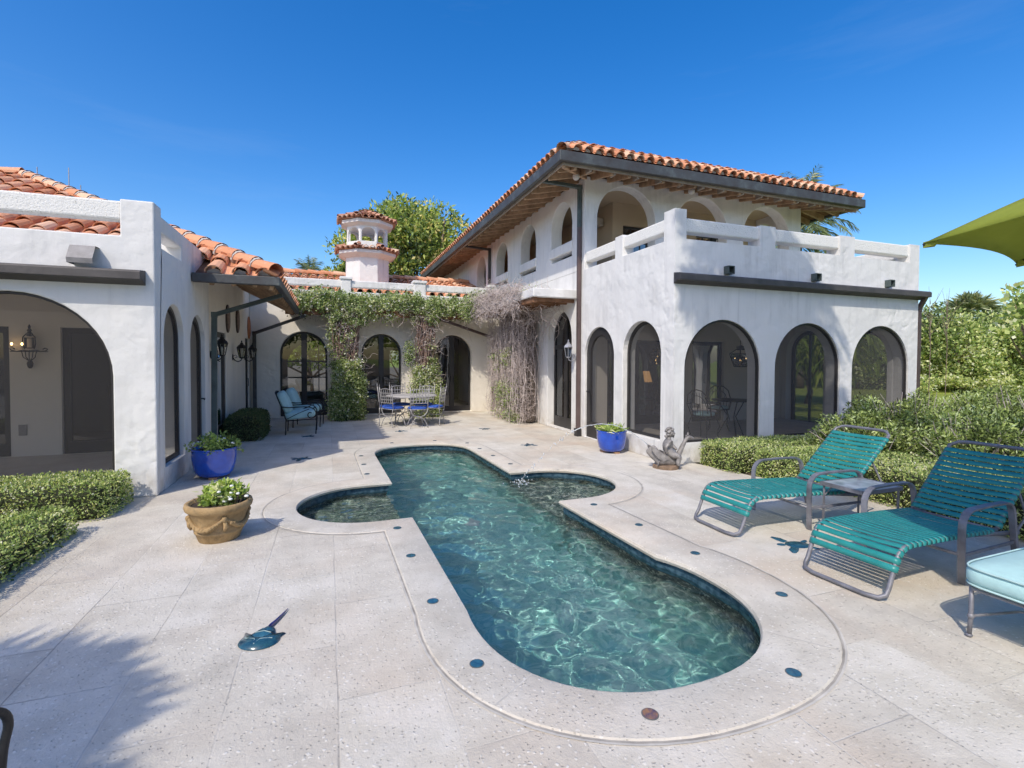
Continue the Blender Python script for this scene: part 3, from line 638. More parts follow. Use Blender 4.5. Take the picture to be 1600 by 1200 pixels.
def hip_tiles(mb, A, B, r, tl, mort=None):
    A, B = Vector(A), Vector(B); t_ = (B-A).normalized(); L = (B-A).length; s_ = t_.cross(Vector((0,0,1))).normalized(); nn = s_.cross(t_).normalized(); v = 0
    if nn.z < 0: nn = -nn
    while v < L:
        e = min(v+tl*1.15, L); vs = []
        for vv, rad, hh in ((v, r, .05), (e, r*.84, .02)):
            for j in range(9):
                a = math.pi*(j-.6)/6.8; vs.append(A+t_*vv+s_*rad*math.cos(a)+nn*(hh+rad*.9*math.sin(a)))
        mb.add(vs, [(j, j+1, 10+j, 9+j) for j in range(8)], random.random())
        if mort is not None and v > 0: mort.tube([A+t_*(v-.015)+nn*.02, A+t_*(v+.03)+nn*.03], r*.98, 10)
        v += tl
def beam(mb, p, q, w, h): mb.bar(p, q, w, h)
# ---- main hip roof over the two storey wing
X0, X1, Y0, Y1, ZE = 4.20, 12.32, 8.66, 24.1, 5.53; SL = R_(12); tn = math.tan(SL); SK = R_(30); WS = .80
hw = (X1-X0)/2; zr = ZE+hw*tn
dk = MB(); c4 = [(X0,Y0,ZE),(X1,Y0,ZE),(X1,Y1,ZE),(X0,Y1,ZE),((X0+X1)/2,Y0+hw,zr),((X0+X1)/2,Y1-hw,zr)]
fs4 = [(0,1,4),(1,2,5,4),(2,3,5),(3,0,4,5)]
dk.add(c4, fs4); dk.add([(x, y, z-.035) for x, y, z in c4], [tuple(reversed(f)) for f in fs4]+[]); dk.add([c4[i] for i in range(4)]+[(c4[i][0], c4[i][1], ZE-.035) for i in range(4)], [(i, (i+1)%4, 4+(i+1)%4, 4+i) for i in range(4)])
roof = thing_roof = None
rm = MB(); pl = MB(); cs, sn = math.cos(SK), math.sin(SK)
lim = lambda L: (lambda u: (0., min(u, L-u, WS)/cs))
ZT_ = ZE+.15
tiles(rm, (X0-.06, Y0-.06, ZT_), (1,0,0), (0,cs,sn), X1-X0+.12, lim(X1-X0+.12), .232, .40, .098, pl)
tiles(rm, (X0-.06, Y1+.06, ZT_), (0,-1,0), (cs,0,sn), Y1-Y0+.12, lim(Y1-Y0+.12), .232, .40, .098, pl)
tiles(rm, (X1+.06, Y0-.06, ZT_), (0,1,0), (-cs,0,sn), Y1-Y0+.12, lim(Y1-Y0+.12), .232, .40, .092)
for (a, b) in (((X0-.04, Y0-.04), (X0+WS, Y0+WS)), ((X1+.04, Y0-.04), (X1-WS, Y0+WS))): hip_tiles(rm, (*a, ZT_-.02), (*b, ZT_+WS*sn/cs+.02), .105, .4, pl)
ztop = ZT_+WS*sn/cs
for a, b in (((X0+WS, Y0+WS), (X1-WS, Y0+WS)), ((X0+WS, Y1), (X0+WS, Y0+WS)), ((X1-WS, Y0+WS), (X1-WS, Y1))): hip_tiles(rm, (*a, ztop-.01), (*b, ztop-.01), .11, .36, pl)
sk = MB(); i_ = [(X0+WS,Y0+WS,ztop-.02),(X1-WS,Y0+WS,ztop-.02),(X1-WS,Y1-.02,ztop-.02),(X0+WS,Y1-.02,ztop-.02)]; o_ = [(X0-.03,Y0-.03,ZT_-.05),(X1+.03,Y0-.03,ZT_-.05),(X1+.03,Y1,ZT_-.05),(X0-.03,Y1,ZT_-.05)]
sk.add(i_+o_, [(0,1,2,3),(4,5,1,0),(5,6,2,1),(6,7,3,2),(7,4,0,3)])
def absorb(a, b): a.add(b.v, b.f, -1.)
absorb(rm, pl); roof = rm.build('roof', TILE, house, smooth=False, fixn=False)
dk.build('roof_deck', WOODDK, roof, fixn=False); sk.build('flat_roof', MORTAR, roof, fixn=False)
gz = (ZE-.085, ZE+.115)
def gutter(a, b, parent, name='gutter'): return MB().box(a, b).build(name, GUTTER, parent, bevel=.012)
gutter((X0-.10, Y0-.10, gz[0]), (X1+.10, Y0-.005, gz[1]), roof); gutter((X0-.10, Y0-.005, gz[0]), (X0-.005, Y1, gz[1]), roof); gutter((X1+.005, Y0-.005, gz[0]), (X1+.10, Y1, gz[1]), roof)
FASC = m_simple('pale_fascia_board', (.30, .25, .20), .8, 0, .25, 5.)
MB().box((X0, Y0+.001, ZE-.13), (X1, Y0+.03, ZE+.13)).build('fascia', FASC, roof); MB().box((X0+.001, Y0+.031, ZE-.13), (X0+.03, Y1, ZE+.13)).build('fascia', FASC, roof)
def rafter(p, q, parent, w=.06, h=.14): return MB().bar(p, q, w, h).build('rafter', RAFT, parent)
zo = ZE-.10
for x in np.arange(X0+.3, X1-.1, .41):
    dpt = min(.9, x-X0, X1-x)
    rafter((x, Y0+.04, zo+.0), (x, Y0+dpt+.02, zo+(dpt)*tn), roof)
for y in np.arange(Y0+.3, 22.6, .45):
    dpt = min(.97, y-Y0); rafter((X0+.04, y, zo), (X0+dpt+.02, y, zo+dpt*tn), roof)
for y in np.arange(Y0+.5, 11.5, .42):
    dpt = min(.88, y-Y0); rafter((X1-.04, y, zo), (X1-dpt, y, zo+dpt*tn), roof)
rafter((X0+.03, Y0+.03, zo-.02), (XW+.02, YB+.02, zo+.9*tn-.02), roof, .07, .11); rafter((X1-.03, Y0+.03, zo-.02), (XE2, YB, zo+.88*tn-.02), roof, .07, .11)
for x in np.arange(X0+.6, X1-.6, .55):  # short lookout blocks behind the fascia
    MB().box((x, Y0+.031, ZE-.16), (x+.05, Y0+.2, ZE-.04)).build('lookout', FASC, roof)
# downspouts with offset arms from the gutters
def pipe(pts, mat, name='downspout', w=.085, d=.07, parent=None):
    mb = MB()
    for a, b in zip(pts, pts[1:]): mb.bar(a, b, w, d, (0,1,0) if abs(b[2]-a[2]) > abs(b[0]-a[0])+abs(b[1]-a[1]) else (0,0,1))
    for p in pts[1:-1]: mb.box((p[0]-w*.55, p[1]-d*.6, p[2]-.05), (p[0]+w*.55, p[1]+d*.6, p[2]+.05))
    return mb.build(name, mat, parent or house, bevel=.008)
xd = XW-.055
pipe([(X0+.02, 9.66, ZE-.10), (xd, 9.68, ZE-.12), (xd, 9.68, 4.55)], PATINA); pipe([(xd, 9.68, 4.55), (xd, 9.68, .16)], SPOUT); MB().box((xd-.06, 9.6, .0), (xd+.05, 9.76, .17)).build('downspout', BRONZE, house, bevel=.01)
pipe([(X0+.02, 16.1, ZE-.10), (xd, 16.15, ZE-.14), (xd, 16.15, 3.9)], GUTTER)
pipe([(XE+.075, YF-.09, 2.96), (XE+.07, YF+.03, 2.72), (XE+.07, YF+.03, .0)], SPOUT)

# ---- left wing: pavilion in front, tiled house body behind
XP, YP, YPB = -1.97, 7.11, 9.95
wPS = Wall((0, YP), (1,0), (0,-1)); wPE = Wall((XP, 0), (0,1), (1,0))
pa = [(-7.35,-5.2,.12,1.47,2.42), (-4.32,-2.40,.12,1.46,2.42)]
wall(wPS, -9, XP, 0, 3.12, .28, pa, add=[((-2.31, YP, 2.9), (XP, YP+.28, 3.55))])
pw1 = (7.30,8.36,.28,1.87,2.40); pw2 = (8.70,9.64,.02,1.89,2.36)
wall(wPE, YP+.28, YPB, 0, 3.05, .28, [(7.43,8.36,.28,1.93,2.40), pw2], add=[((XP-.28, 8.28, 2.8), (XP, YPB, 3.44))])
for op in pa: screen(wPS, op, .04, fw=.03, mat=SCREENL)
screen(wPE, (7.43,8.36,.28,1.93,2.40), .07); d_ = screen(wPE, pw2, .06, 'screen_door', .08)
h = MB(); h.tube([wPE.p(9.58, 1.0, .05), wPE.p(9.58, 1.0, .0), wPE.p(9.5, .99, -.01)], .012, 6); h.build('handle', BLACKI, d_)
ledge(wPS, -9, XP-.09, 2.70, .19, .11)
hd_ = MB(); u_ = -2.62
hd_.add([wPS.p(u_+a, z, q) for a in (-.13, .11) for z, q in ((2.745,.0),(2.745,-.18),(2.80,-.19),(2.955,-.10),(2.955,.0))], [(0,1,2,3,4),(1,6,7,2),(2,7,8,3),(3,8,9,4)])
hd_.build('scupper', m_simple('grey_lead_hood', (.23,.22,.22), .6, .1, .3, 8.), house, fixn=False)
rail((-9, YP+.02, 3.31), (-2.30, YP+.2, 3.53)); 
rail((XP-.2, YP+.16, 3.24), (XP-.001, 8.30, 3.45), STUCCO)
boxobj('floor', (-9, YP+.28, .0), (XP-.28, YPB, .12), m_simple('porch_floor', (.5,.46,.41), .6, 0, .12, 4.))
boxobj('ceiling', (-9, YP+.282, 2.66), (XP-.282, YPB-.002, 2.9), INNER)
wPN = Wall((0, YPB), (1,0), (0,-1)); pin = [(-4.72,-3.93,.12,None,2.12), (-6.6,-5.6,.12,None,2.12)]
pin = [(-4.04,-2.92,.12,None,2.16), (-5.6,-4.68,.12,None,2.16)]
wall(wPN, -9, XP-.28, .12, 2.66, .2, pin, INNER, 0)
for op in pin: glazed_door(wPN, op, .06, fw=.10, leaves=1, rail=.2)
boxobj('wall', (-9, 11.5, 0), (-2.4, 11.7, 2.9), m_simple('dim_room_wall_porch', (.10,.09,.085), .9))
boxobj("outlet_cover", (-4.58, YPB-.015, .45), (-4.48, YPB-.001, .62), m_simple('grey_plastic', (.3,.28,.28), .5))
XH = -2.05; wH = Wall((XH, 0), (0,1), (1,0)); hd = [(11.02,11.95,.02,None,2.2), (14.45,15.05,.02,None,2.2)]
wall(wH, YPB, 15.25, 0, 3.44, .28, hd, WARM)
for op in hd: glazed_door(wH, op, .03, fw=.10, leaves=1, rail=.3)
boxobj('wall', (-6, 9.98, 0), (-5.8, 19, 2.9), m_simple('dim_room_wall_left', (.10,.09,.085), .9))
Ye, Xe, Zl = 8.86, -.84, 2.93; S2 = R_(26); c2, s2 = math.cos(S2), math.sin(S2); RG = 5.7
rl = MB(); pl = MB()
tiles(rl, (-14, Ye-.05, Zl+.04), (1,0,0), (0,c2,s2), 14+Xe+.05, lambda u: ((.0 if u-14 > XP+.02 else .75)/1., min(14+Xe+.05-u, RG)/c2), .345, .46, .125, pl, .018)
tiles(rl, (Xe+.05, 15.2, Zl+.04), (0,-1,0), (-c2,0,s2), 15.2-Ye+.05, lambda u: ((0. if 15.2-u < 14.3 else 1.3), min(15.2-u-Ye+.05, RG)/c2), .345, .46, .125, pl, .018)
hip_tiles(rl, (Xe+.03, Ye-.03, Zl+.10), (Xe-RG, Ye+RG, Zl+RG*s2/c2+.10), .14, .46, pl)
hip_tiles(rl, (Xe-RG, Ye+RG, Zl+RG*s2/c2+.11), (-14, Ye+RG, Zl+RG*s2/c2+.11), .14, .46, pl)
absorb(rl, pl); roofl = rl.build('roof', TILE, house, fixn=False)
dk = MB(); rz_ = Zl+RG*s2/c2; dk.add([(-2.2,Ye,Zl),(Xe,Ye,Zl),(Xe-RG,Ye+RG,rz_),(-14,Ye+RG,rz_),(-14,9.3,Zl+.21),(-2.2,9.3,Zl+.21)], [(0,1,2,5),(5,2,3,4)])
dk.add([(Xe,Ye,Zl),(Xe,14.3,Zl),(-2.0,14.3,Zl+1.16*s2/c2),(-2.0,20.2,Zl+1.16*s2/c2),(Xe-RG,Ye+RG,rz_)], [(0,1,2,4),(2,3,4)])
dk.build('roof_deck', WOODDK, roofl, fixn=False)
boxobj('flat_roof', (-9, YP+.28, 2.91), (XP-.28, 9.6, 3.0), MORTAR)
gutter((XP+.01, Ye-.10, Zl-.09), (Xe+.10, Ye-.005, Zl+.05), roofl); gutter((Xe+.005, Ye-.005, Zl-.09), (Xe+.10, 14.2, Zl+.05), roofl)
for y in np.arange(Ye+.12, 14.2, .38):
    dpt = min(1.2, y-Ye+.05); rafter((Xe-.02, y, Zl-.07), (Xe-dpt, y, Zl-.07+dpt*s2/c2), roofl, .06, .12)
for x in np.arange(XP+.25, Xe-.1, .3): rafter((x, Ye+.02, Zl-.07), (x, Ye+min(.5, Xe-x), Zl-.07+min(.5, Xe-x)*s2/c2), roofl, .06, .10)
rafter((Xe-.03, Ye+.03, Zl-.09), (XH, Ye+1.2, Zl-.09+1.2*s2/c2), roofl, .08, .12)
pipe([(Xe+.04, 9.95, Zl-.10), (XH+.15, 10.02, 2.44), (XH+.12, 10.06, .05)], PATINA)
for x, y, hgt in ((-5.48, 14.0, 5.94), (-6.17, 14.3, 5.97), (-5.08, 13.5, 5.44)):
    MB().tube([(x, y, 4.6), (x, y, hgt)], .010, 6).build('antenna', GREYI, roofl)

# ---- back wing with balustrade, tiled roof and chimney
YK = 15.25; wB = Wall((0, YK), (1,0), (0,-1)); bd = [(-1.31,-.06,.03,1.81,2.44), (.88,2.04,.03,1.83,2.42), (3.03,4.24,.03,1.82,2.43)]
wall(wB, XH, XW, 0, 3.46, .3, bd, WARM)
for i, op in enumerate(bd): glazed_door(wB, op, .16, fw=.055, rail=.16)
boxobj('coping', (XH-.3, YK-.06, 3.46), (XW, YK+.34, 3.62), STUCCO, .02)
for a, b in ((.32,.60), (2.42,2.78), (4.82,5.12)): post(a, b, YK-.03, YK+.27, 3.62, 4.0); boxobj('post_cap', (a-.035, YK-.065, 3.98), (b+.035, YK+.305, 4.06), STUCCO, .015)
for a, b in ((-1.75,.33), (.59,2.43), (2.77,4.83)): rail((a, YK+.02, 3.76), (b, YK+.22, 3.96), STUCCO)
boxobj('floor', (-5.8, YK+.3, 0), (XW, 19.8, .03), m_simple('wooden_floor', (.15,.09,.05), .4))
boxobj('ceiling', (-5.8, YK+.302, 2.9), (XW, 20.1, 3.2), INNER)
rw = [(-1.45,.75,.45,1.5,2.35), (2.2,3.6,.9,None,2.0)]
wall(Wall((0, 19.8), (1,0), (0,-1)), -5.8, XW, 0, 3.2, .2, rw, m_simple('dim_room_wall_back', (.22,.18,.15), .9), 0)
mu = MB()
for z in (.95, 1.55): mu.box((-1.45, 19.82, z), (.75, 19.88, z+.05))
for x in (-.40, .12): mu.box((x, 19.83, .45), (x+.045, 19.87, 2.3))
mu.build('muntin', BRONZE, house)
boxobj('wall', (XW-.2, YK+.3, 0), (XW-.002, 19.8, 3.2), INNER)
rb = MB(); S3 = R_(16.5); c3, s3 = math.cos(S3), math.sin(S3)
tiles(rb, (-2.6, 15.9, 3.70), (1,0,0), (0,c3,s3), 7.8, lambda u: (0, 3.15/c3), .27, .42, .10)
hip_tiles(rb, (-2.8, 19.05, 3.70+3.15*s3/c3+.04), (5.2, 19.05, 3.70+3.15*s3/c3+.04), .13, .42)
roofb = rb.build('roof', TILE, house, fixn=False); dk = MB(); zb = 3.69+3.2*s3/c3; dk.add([(-2.8,15.85,3.66),(5.2,15.85,3.66),(5.2,19.05,zb),(-2.8,19.05,zb),(5.2,22,3.7),(-2.8,22,3.7)], [(0,1,2,3),(3,2,4,5)]); dk.build('roof_deck', WOODDK, roofb, fixn=False)
boxobj('flat_roof', (XH-.3, YK+.3, 3.2), (XW, 16.2, 3.44), MORTAR)
CX, CY = 1.21, 17.55
ch = MB(); ph8 = math.pi/8
ch.lathe([(.74,3.4),(.74,4.98),(.80,5.0),(.98,5.10),(.98,5.20),(.7,5.24)], 8, (CX, CY, 0), .5, ph8); chim = ch.build('chimney', STUCCO, roofb, bevel=.012)
bb = MB(); bb.lathe([(.70,5.2),(.70,5.52),(.6,5.53)], 8, (CX, CY, 0), .5, ph8); bb.lathe([(.70,6.0),(.72,6.02),(.88,6.09),(.88,6.20),(.6,6.22)], 8, (CX, CY, 0), .5, ph8)
bb.build('cornice', STUCCO, chim, bevel=.01)
ar = MB(); rI = .70*math.cos(ph8)
for k in range(8):
    a = k*math.pi/4; nx_, ny_ = math.cos(a), math.sin(a); w8 = Wall((CX+nx_*rI, CY+ny_*rI), (-ny_, nx_), (nx_, ny_)); hl = rI*math.tan(ph8)
    arch_wall(ar, w8, -hl, hl, 5.50, 6.02, .10, [(-hl+.045, hl-.045, 5.50, 5.77, 5.97)])
ar.build('arcade', STUCCO, chim, weld=True)
ct = MB()
for rad, zb_, L_, sl_ in ((1.0, 5.20, .30, R_(22)), (.93, 6.20, .92, R_(22))):
    for k in range(8):
        a = k*math.pi/4; u_ = Vector((-math.sin(a), math.cos(a), 0)); o_ = Vector((math.cos(a), math.sin(a), 0)); hl = rad*math.tan(ph8)
        O_ = Vector((CX, CY, zb_))+o_*rad-u_*hl; v_ = -o_*math.cos(sl_)+Vector((0,0,math.sin(sl_)))
        tiles(ct, O_, u_, v_, 2*hl, (lambda hl: lambda u: (0, min(L_, max(.22, min(u, 2*hl-u)*2.3/math.cos(sl_)) if rad < 1 else L_)))(hl), 2*hl/4.01, .30, .085)
        cb = Vector((math.cos(a+ph8), math.sin(a+ph8), 0)); A_ = Vector((CX, CY, zb_+.05))+cb*rad*1.06
        hip_tiles(ct, A_, A_-cb*L_*.95+Vector((0,0,L_*.95*math.tan(sl_)*.93)), .075, .30)
    ct.lathe([(rad*.98, zb_+.02), (max(.02, rad-L_), zb_+L_*math.tan(sl_))], 16, (CX, CY, 0))
ct.build('chimney_roof', TILEOLD, chim, fixn=False)
# ---- canopies carrying the vines
boxobj('canopy', (4.10, 9.86, 3.03), (XW-.001, 14.9, 3.22), STUCCO, .015)
cr = MB()
for y in np.arange(10.0, 14.8, .36): cr.box((4.2, y, 2.95), (XW-.002, y+.07, 3.029))
cr.box((4.14, 9.95, 2.92), (4.24, 14.8, 3.028)); cr.build('canopy_joist', WOODDK, house)
pg = MB(); pg.box((-1.1, 14.42, 2.86), (4.09, 14.52, 2.99)); pg.box((-1.1, 14.40, 2.99), (4.09, YK-.001, 3.03))
for x in np.arange(-1.0, 4.1, .45): pg.box((x, 14.53, 2.89), (x+.06, YK-.002, 2.988))
pg.build('pergola', WOODDK, house)
pipe([(-.62, 14.40, 2.82), (XH+.13, YK-.14, 2.36), (XH+.13, YK-.12, .05)], GUTTER, w=.09)
pipe([(3.05, 14.40, 2.84), (XW-.24, YK-.12, 2.36), (XW-.24, YK-.12, .02)], SPOUT, w=.09)
for x in (.56, 2.66): pipe([(x, 14.38, 2.86), (x+.02, 14.6, 2.62), (x+.02, 14.6, 0)], PATINA, w=.10, d=.10)
# ================================================================ FURNITURE AND OBJECTS
TEAL = m_simple('teal_vinyl_strap', (.022, .235, .225), .42, 0, .12, 9., 0, 40, .5, .15)
FRAMEG = m_simple('weathered_grey_tube', (.20, .20, .225), .5, .25, .35, 7., .002, 40)
def cr(pts, k=5):
    P = [Vector(p) for p in pts]; P = [2*P[0]-P[1]]+P+[2*P[-1]-P[-2]]; out = []
    for i in range(1, len(P)-2):
        a, b, c, d_ = P[i-1], P[i], P[i+1], P[i+2]
        for j in range(k):
            t_ = j/k; out.append(.5*(2*b+(c-a)*t_+(2*a-5*b+4*c-d_)*t_**2+(3*b-a-3*c+d_)*t_**3))
    return out+[P[-2]]
def arc(cx, cz, r, a0, a1, n=8): return [(cx+r*math.cos(R_(a0+(a1-a0)*i/n)), cz+r*math.sin(R_(a0+(a1-a0)*i/n))) for i in range(n+1)]
def make_lounger(label):
    th = thing('sun_lounger', label, 'sun lounger', group='teal strap sun loungers right of the pool')
    seat = [(.10,.185),(.125,.25),(.16,.315),(.215,.352),(.30,.362),(.70,.352),(1.10,.335),(1.44,.318)]
    back = [(1.46,.325),(1.52,.385),(1.75,.605),(2.04,.875)]
    f = MB(); hw = .30
    base = [(.10,.185),(.06,.09),(.03,.045),(.0,.028)]
    loop = [(x, -hw, z) for x, z in reversed(seat)]+[(x, -hw, z) for x, z in base[1:3]]+[(-.005,-hw+.03,.024),(-.03,-hw+.11,.022),(-.03,hw-.11,.022),(-.005,hw-.03,.024)]+[(x, hw, z) for x, z in reversed(base[1:3])]+[(x, hw, z) for x, z in seat]
    f.tube(loop, .0165, 8); f.tube([(1.44,-hw,.318),(1.44,hw,.318)], .014, 6); f.tube([(.14,-hw,.27),(.14,hw,.27)], .012, 6); f.tube([(.85,-hw-.03,.22),(.85,hw+.03,.22)], .013, 6)
    for s in (-1, 1): f.bar((1.10,s*hw,.325), (1.72,s*hw*1.1,.27), .018, .03)
    f.build('frame', FRAMEG, th, smooth=True)
    b = MB(); b.tube([(x, -hw, z) for x, z in back]+[(2.075,-hw+.05,.905),(2.085,-hw+.11,.912),(2.085,hw-.11,.912),(2.075,hw-.05,.905)]+[(x, hw, z) for x, z in reversed(back)], .0165, 8)
    for s in (-1, 1): b.tube([(1.80,s*(hw-.02),.63),(1.98,s*(hw-.02),.36),(1.72,s*(hw+.02),.28)], .011, 6)
    b.build('back_frame', FRAMEG, th, smooth=True)
    for s in (-1, 1):
        a = MB(); y = s*(hw+.05); pts = [(.86,y,0),(.85,y,.22),(.85,y,.42)]+[(x, y, z) for x, z in arc(.98,.42,.13,180,90,6)]+[(1.2,y,.555),(1.42,y,.55)]+[(x, y, z) for x, z in arc(1.44,.43,.12,90,15,5)]+[(1.60,y,.2),(1.66,y,0)]
        pts = [Vector(p) for p in pts]
        V_ = []
        for i, p in enumerate(pts):
            t_ = (pts[min(i+1, len(pts)-1)]-pts[max(i-1, 0)]).normalized(); n_ = Vector((0,1,0)).cross(t_).normalized()
            for dy, dn in ((-.026,-.009),(-.02,.009),(.02,.009),(.026,-.009)): V_.append(p+Vector((0,dy,0))+n_*dn)
        k = len(pts); a.add(V_, [(i*4+j, i*4+(j+1)%4, (i+1)*4+(j+1)%4, (i+1)*4+j) for i in range(k-1) for j in range(4)]+[(3,2,1,0), tuple(range(4*k-4, 4*k))])
        a.bar((.86,y,.215), (1.60,y,.215), .014, .024)
        a.build('armrest', FRAMEG, th, smooth=False, bevel=.004)
    def straps(path, name, pitch=.0575):
        m_ = MB(); P = [Vector((x, 0, z)) for x, z in path]; L = [0]
        for p, q in zip(P, P[1:]): L.append(L[-1]+(q-p).length)
        def at(s_):
            for i in range(len(P)-1):
                if s_ <= L[i+1] or i == len(P)-2:
                    k = (s_-L[i])/(L[i+1]-L[i]); return P[i].lerp(P[i+1], k)
        s_ = .012
        while s_ < L[-1]-.05:
            p, q = at(s_), at(s_+.0465); t_ = (q-p).normalized(); n_ = Vector((0,1,0)).cross(t_)
            if n_.z < 0: n_ = -n_
            if abs(n_.z) < .3 and n_.x > 0: n_ = -n_
            sag = random.uniform(.004, .014); ys_ = [(-.322,-.014),(-.318,.012),(-.29,.0195),(-.15,.017-sag*.7),(0,.017-sag),(.15,.017-sag*.7),(.29,.0195),(.318,.012),(.322,-.014)]
            V_ = []
            for y, e in ys_:
                for pt in (p, q): V_.append(pt+Vector((0, y, 0))+n_*e)
            for y, e in ys_:
                for pt in (p, q): V_.append(pt+Vector((0, y*.99, 0))+n_*(e-.004))
            n2 = len(ys_)*2
            m_.add(V_, [(i*2, i*2+2, i*2+3, i*2+1) for i in range(len(ys_)-1)]+[(n2+i*2, n2+i*2+1, n2+i*2+3, n2+i*2+2) for i in range(len(ys_)-1)]+[(i*2, n2+i*2, n2+i*2+2, i*2+2) for i in range(len(ys_)-1)]+[(i*2+1, i*2+3, n2+i*2+3, n2+i*2+1) for i in range(len(ys_)-1)])
            s_ += pitch
        return m_.build(name, TEAL, th, smooth=True)
    straps(seat, 'seat'); straps(back[0:1]+back[1:], 'backrest'); return th
l1 = make_lounger('teal strap sun lounger farther from the viewer, fully sunlit, by the hedge'); l1.location = (3.60, 3.92, .001); l1.rotation_euler.z = R_(-1)
l2 = copy_tree(l1, None, (3.58, 2.60, .001), R_(3), 'teal strap sun lounger nearer the viewer, its back shaded by the green umbrella')
# side table between the loungers
th = thing('side_table', 'small square metal side table with mesh top between the two teal loungers', 'side table', (4.90, 3.37, 0))
tp = MB(); tp.box((-.26,-.20,.45), (.26,.20,.465)); tp.build('tabletop', m_simple('faded_blue_table_top', (.30,.34,.38), .4, .1, .35, 9.), th, bevel=.006)
rmx = MB()
for a, b in (((-.27,-.21),(.27,-.21)),((.27,-.21),(.27,.21)),((.27,.21),(-.27,.21)),((-.27,.21),(-.27,-.21))): rmx.bar((*a,.45), (*b,.45), .02, .035)
rmx.build('apron', FRAMEG, th)
for sx in (-1,1):
    for sy in (-1,1):
        lg = MB(); lg.tube([(sx*.25,sy*.19,.44),(sx*.25,sy*.19,.2),(sx*.255,sy*.195,0)], .011, 6); lg.tube([(sx*.25,sy*.19,.32),(sx*.20,sy*.16,.40),(sx*.15,sy*.13,.44)], .006, 5); lg.build('leg', FRAMEG, th)
# cushioned ottoman at the right edge
AQUA = m_simple('aqua_cushion_fabric', (.42,.64,.64), .9, 0, .06, 14., .002, 180, .2)
PIPING = m_simple('aqua_piping', (.42,.60,.60), .9)
def cushion(mb, c, sx, sy, sz, bulge=.03, n=10, pw_=4.):
    def sup(a): return math.copysign(abs(math.cos(a))**(2/pw_), math.cos(a)), math.copysign(abs(math.sin(a))**(2/pw_), math.sin(a))
    V_ = []; k = 32; lv = [(-1,.90),(-.8,.97),(-.4,1.),(.4,1.),(.8,.97),(1.,.90)]
    for z, s_ in lv:
        for j in range(k):
            x, y = sup(2*math.pi*j/k); V_.append((c[0]+x*sx*s_, c[1]+y*sy*s_, c[2]+z*sz))
    for rr_ in (.6,.25):
        for j in range(k):
            x, y = sup(2*math.pi*j/k); V_.append((c[0]+x*sx*rr_, c[1]+y*sy*rr_, c[2]+sz+bulge*(1-rr_**2)))
    F_ = [(i*k+j, i*k+(j+1)%k, (i+1)*k+(j+1)%k, (i+1)*k+j) for i in range(len(lv)+1) for j in range(k)]+[tuple(reversed(range(k))), tuple(range((len(lv)+1)*k, (len(lv)+2)*k))]
    mb.add(V_, F_)
th = thing('ottoman', 'iron ottoman with thick aqua cushion at the right edge beside a lounger', 'ottoman', (4.12, 1.53, 0), R_(1))
cu = MB(); cushion(cu, (0,0,.385), .51, .36, .062, .03, pw_=9); cu.build('cushion', AQUA, th, smooth=True)
ppm = MB()
for zz in (.437, .335):
    ppm.tube([(math.copysign(abs(math.cos(a))**.25, math.cos(a))*.508, math.copysign(abs(math.sin(a))**.25, math.sin(a))*.358, zz) for a in [2*math.pi*i/60 for i in range(61)]], .006, 6)
ppm.build('piping', PIPING, th, smooth=True)
fr = MB()
for a, b in (((-.46,-.31),(.46,-.31)),((.46,-.31),(.46,.31)),((.46,.31),(-.46,.31)),((-.46,.31),(-.46,-.31))): fr.tube([(*a,.30),(*b,.30)], .011, 6)
fr.tube([(-.46,.31,.13),(-.2,.2,.16),(0,0,.17),(.2,-.2,.16),(.46,-.31,.13)], .008, 6); fr.tube([(-.46,-.31,.13),(-.2,-.2,.16),(0,0,.17),(.2,.2,.16),(.46,.31,.13)], .008, 6)
fr.build('frame', FRAMEG, th)
for sx in (-1,1):
    for sy in (-1,1):
        lg = MB(); lg.tube([(sx*.46,sy*.31,.31),(sx*.46,sy*.31,.14),(sx*.465,sy*.315,0)], .0125, 8); lg.ball((sx*.46,sy*.31,.13), .02, 8); lg.ball((sx*.465,sy*.315,.012), (.02,.02,.012), 8); lg.build('leg', FRAMEG, th, smooth=True)
# umbrella
t = NT('lime_umbrella_cloth'); c = t.pos(); col = t.ramp(t.noise(c, 5, 3), [(.3, (.32,.37,.06)), (.7, (.37,.42,.075))])
t.set(Base_Color=col, Roughness=.9, Specular_IOR_Level=.1, Normal=t.bump(t.noise(c, 300, 2), .001)); tl = t.n('BsdfTranslucent', {0: col})
mx = t.n('MixShader', {0: .34, 1: t.b.outputs[0], 2: tl.outputs[0]}); t.t.links.new(mx.outputs[0], t.out.inputs[0]); LIME = t.m
um = thing('patio_umbrella', 'lime green patio umbrella reaching in at the upper right over the loungers', 'umbrella', (4.23, .93, 0))
RU, ZR, ZA = 1.345, 2.40, 2.93
cn = MB(); K = 10; a0 = 127
def ucorner(k): a = R_(a0+60*k); return Vector((RU*math.cos(a), RU*math.sin(a), ZR))
ap_ = Vector((0,0,ZA))
for k in range(6):
    A_, B_ = ucorner(k), ucorner(k+1); V_ = []; idx = {}
    for i in range(K+1):
        for j in range(i+1):
            u = i/K; w_ = j/i if i else 0; e = A_.lerp(B_, w_); sag = 4*w_*(1-w_)
            p = ap_.lerp(e, u); p = p.lerp(Vector((p.x*.93, p.y*.93, p.z)), sag*u**3); p.z += .035*math.sin(math.pi*u)-.05*sag*u*(1-u)+.012*sag*u**3
            idx[i, j] = len(V_); V_.append(p)
    F_ = []
    for i in range(K):
        for j in range(i+1):
            F_.append((idx[i,j], idx[i+1,j], idx[i+1,j+1]))
            if j < i: F_.append((idx[i,j], idx[i+1,j+1], idx[i,j+1]))
    cn.add(V_, F_)
cano = cn.build('canopy', LIME, um, weld=True, smooth=True)
so = cano.modifiers.new('thickness', 'SOLIDIFY'); so.thickness = .004
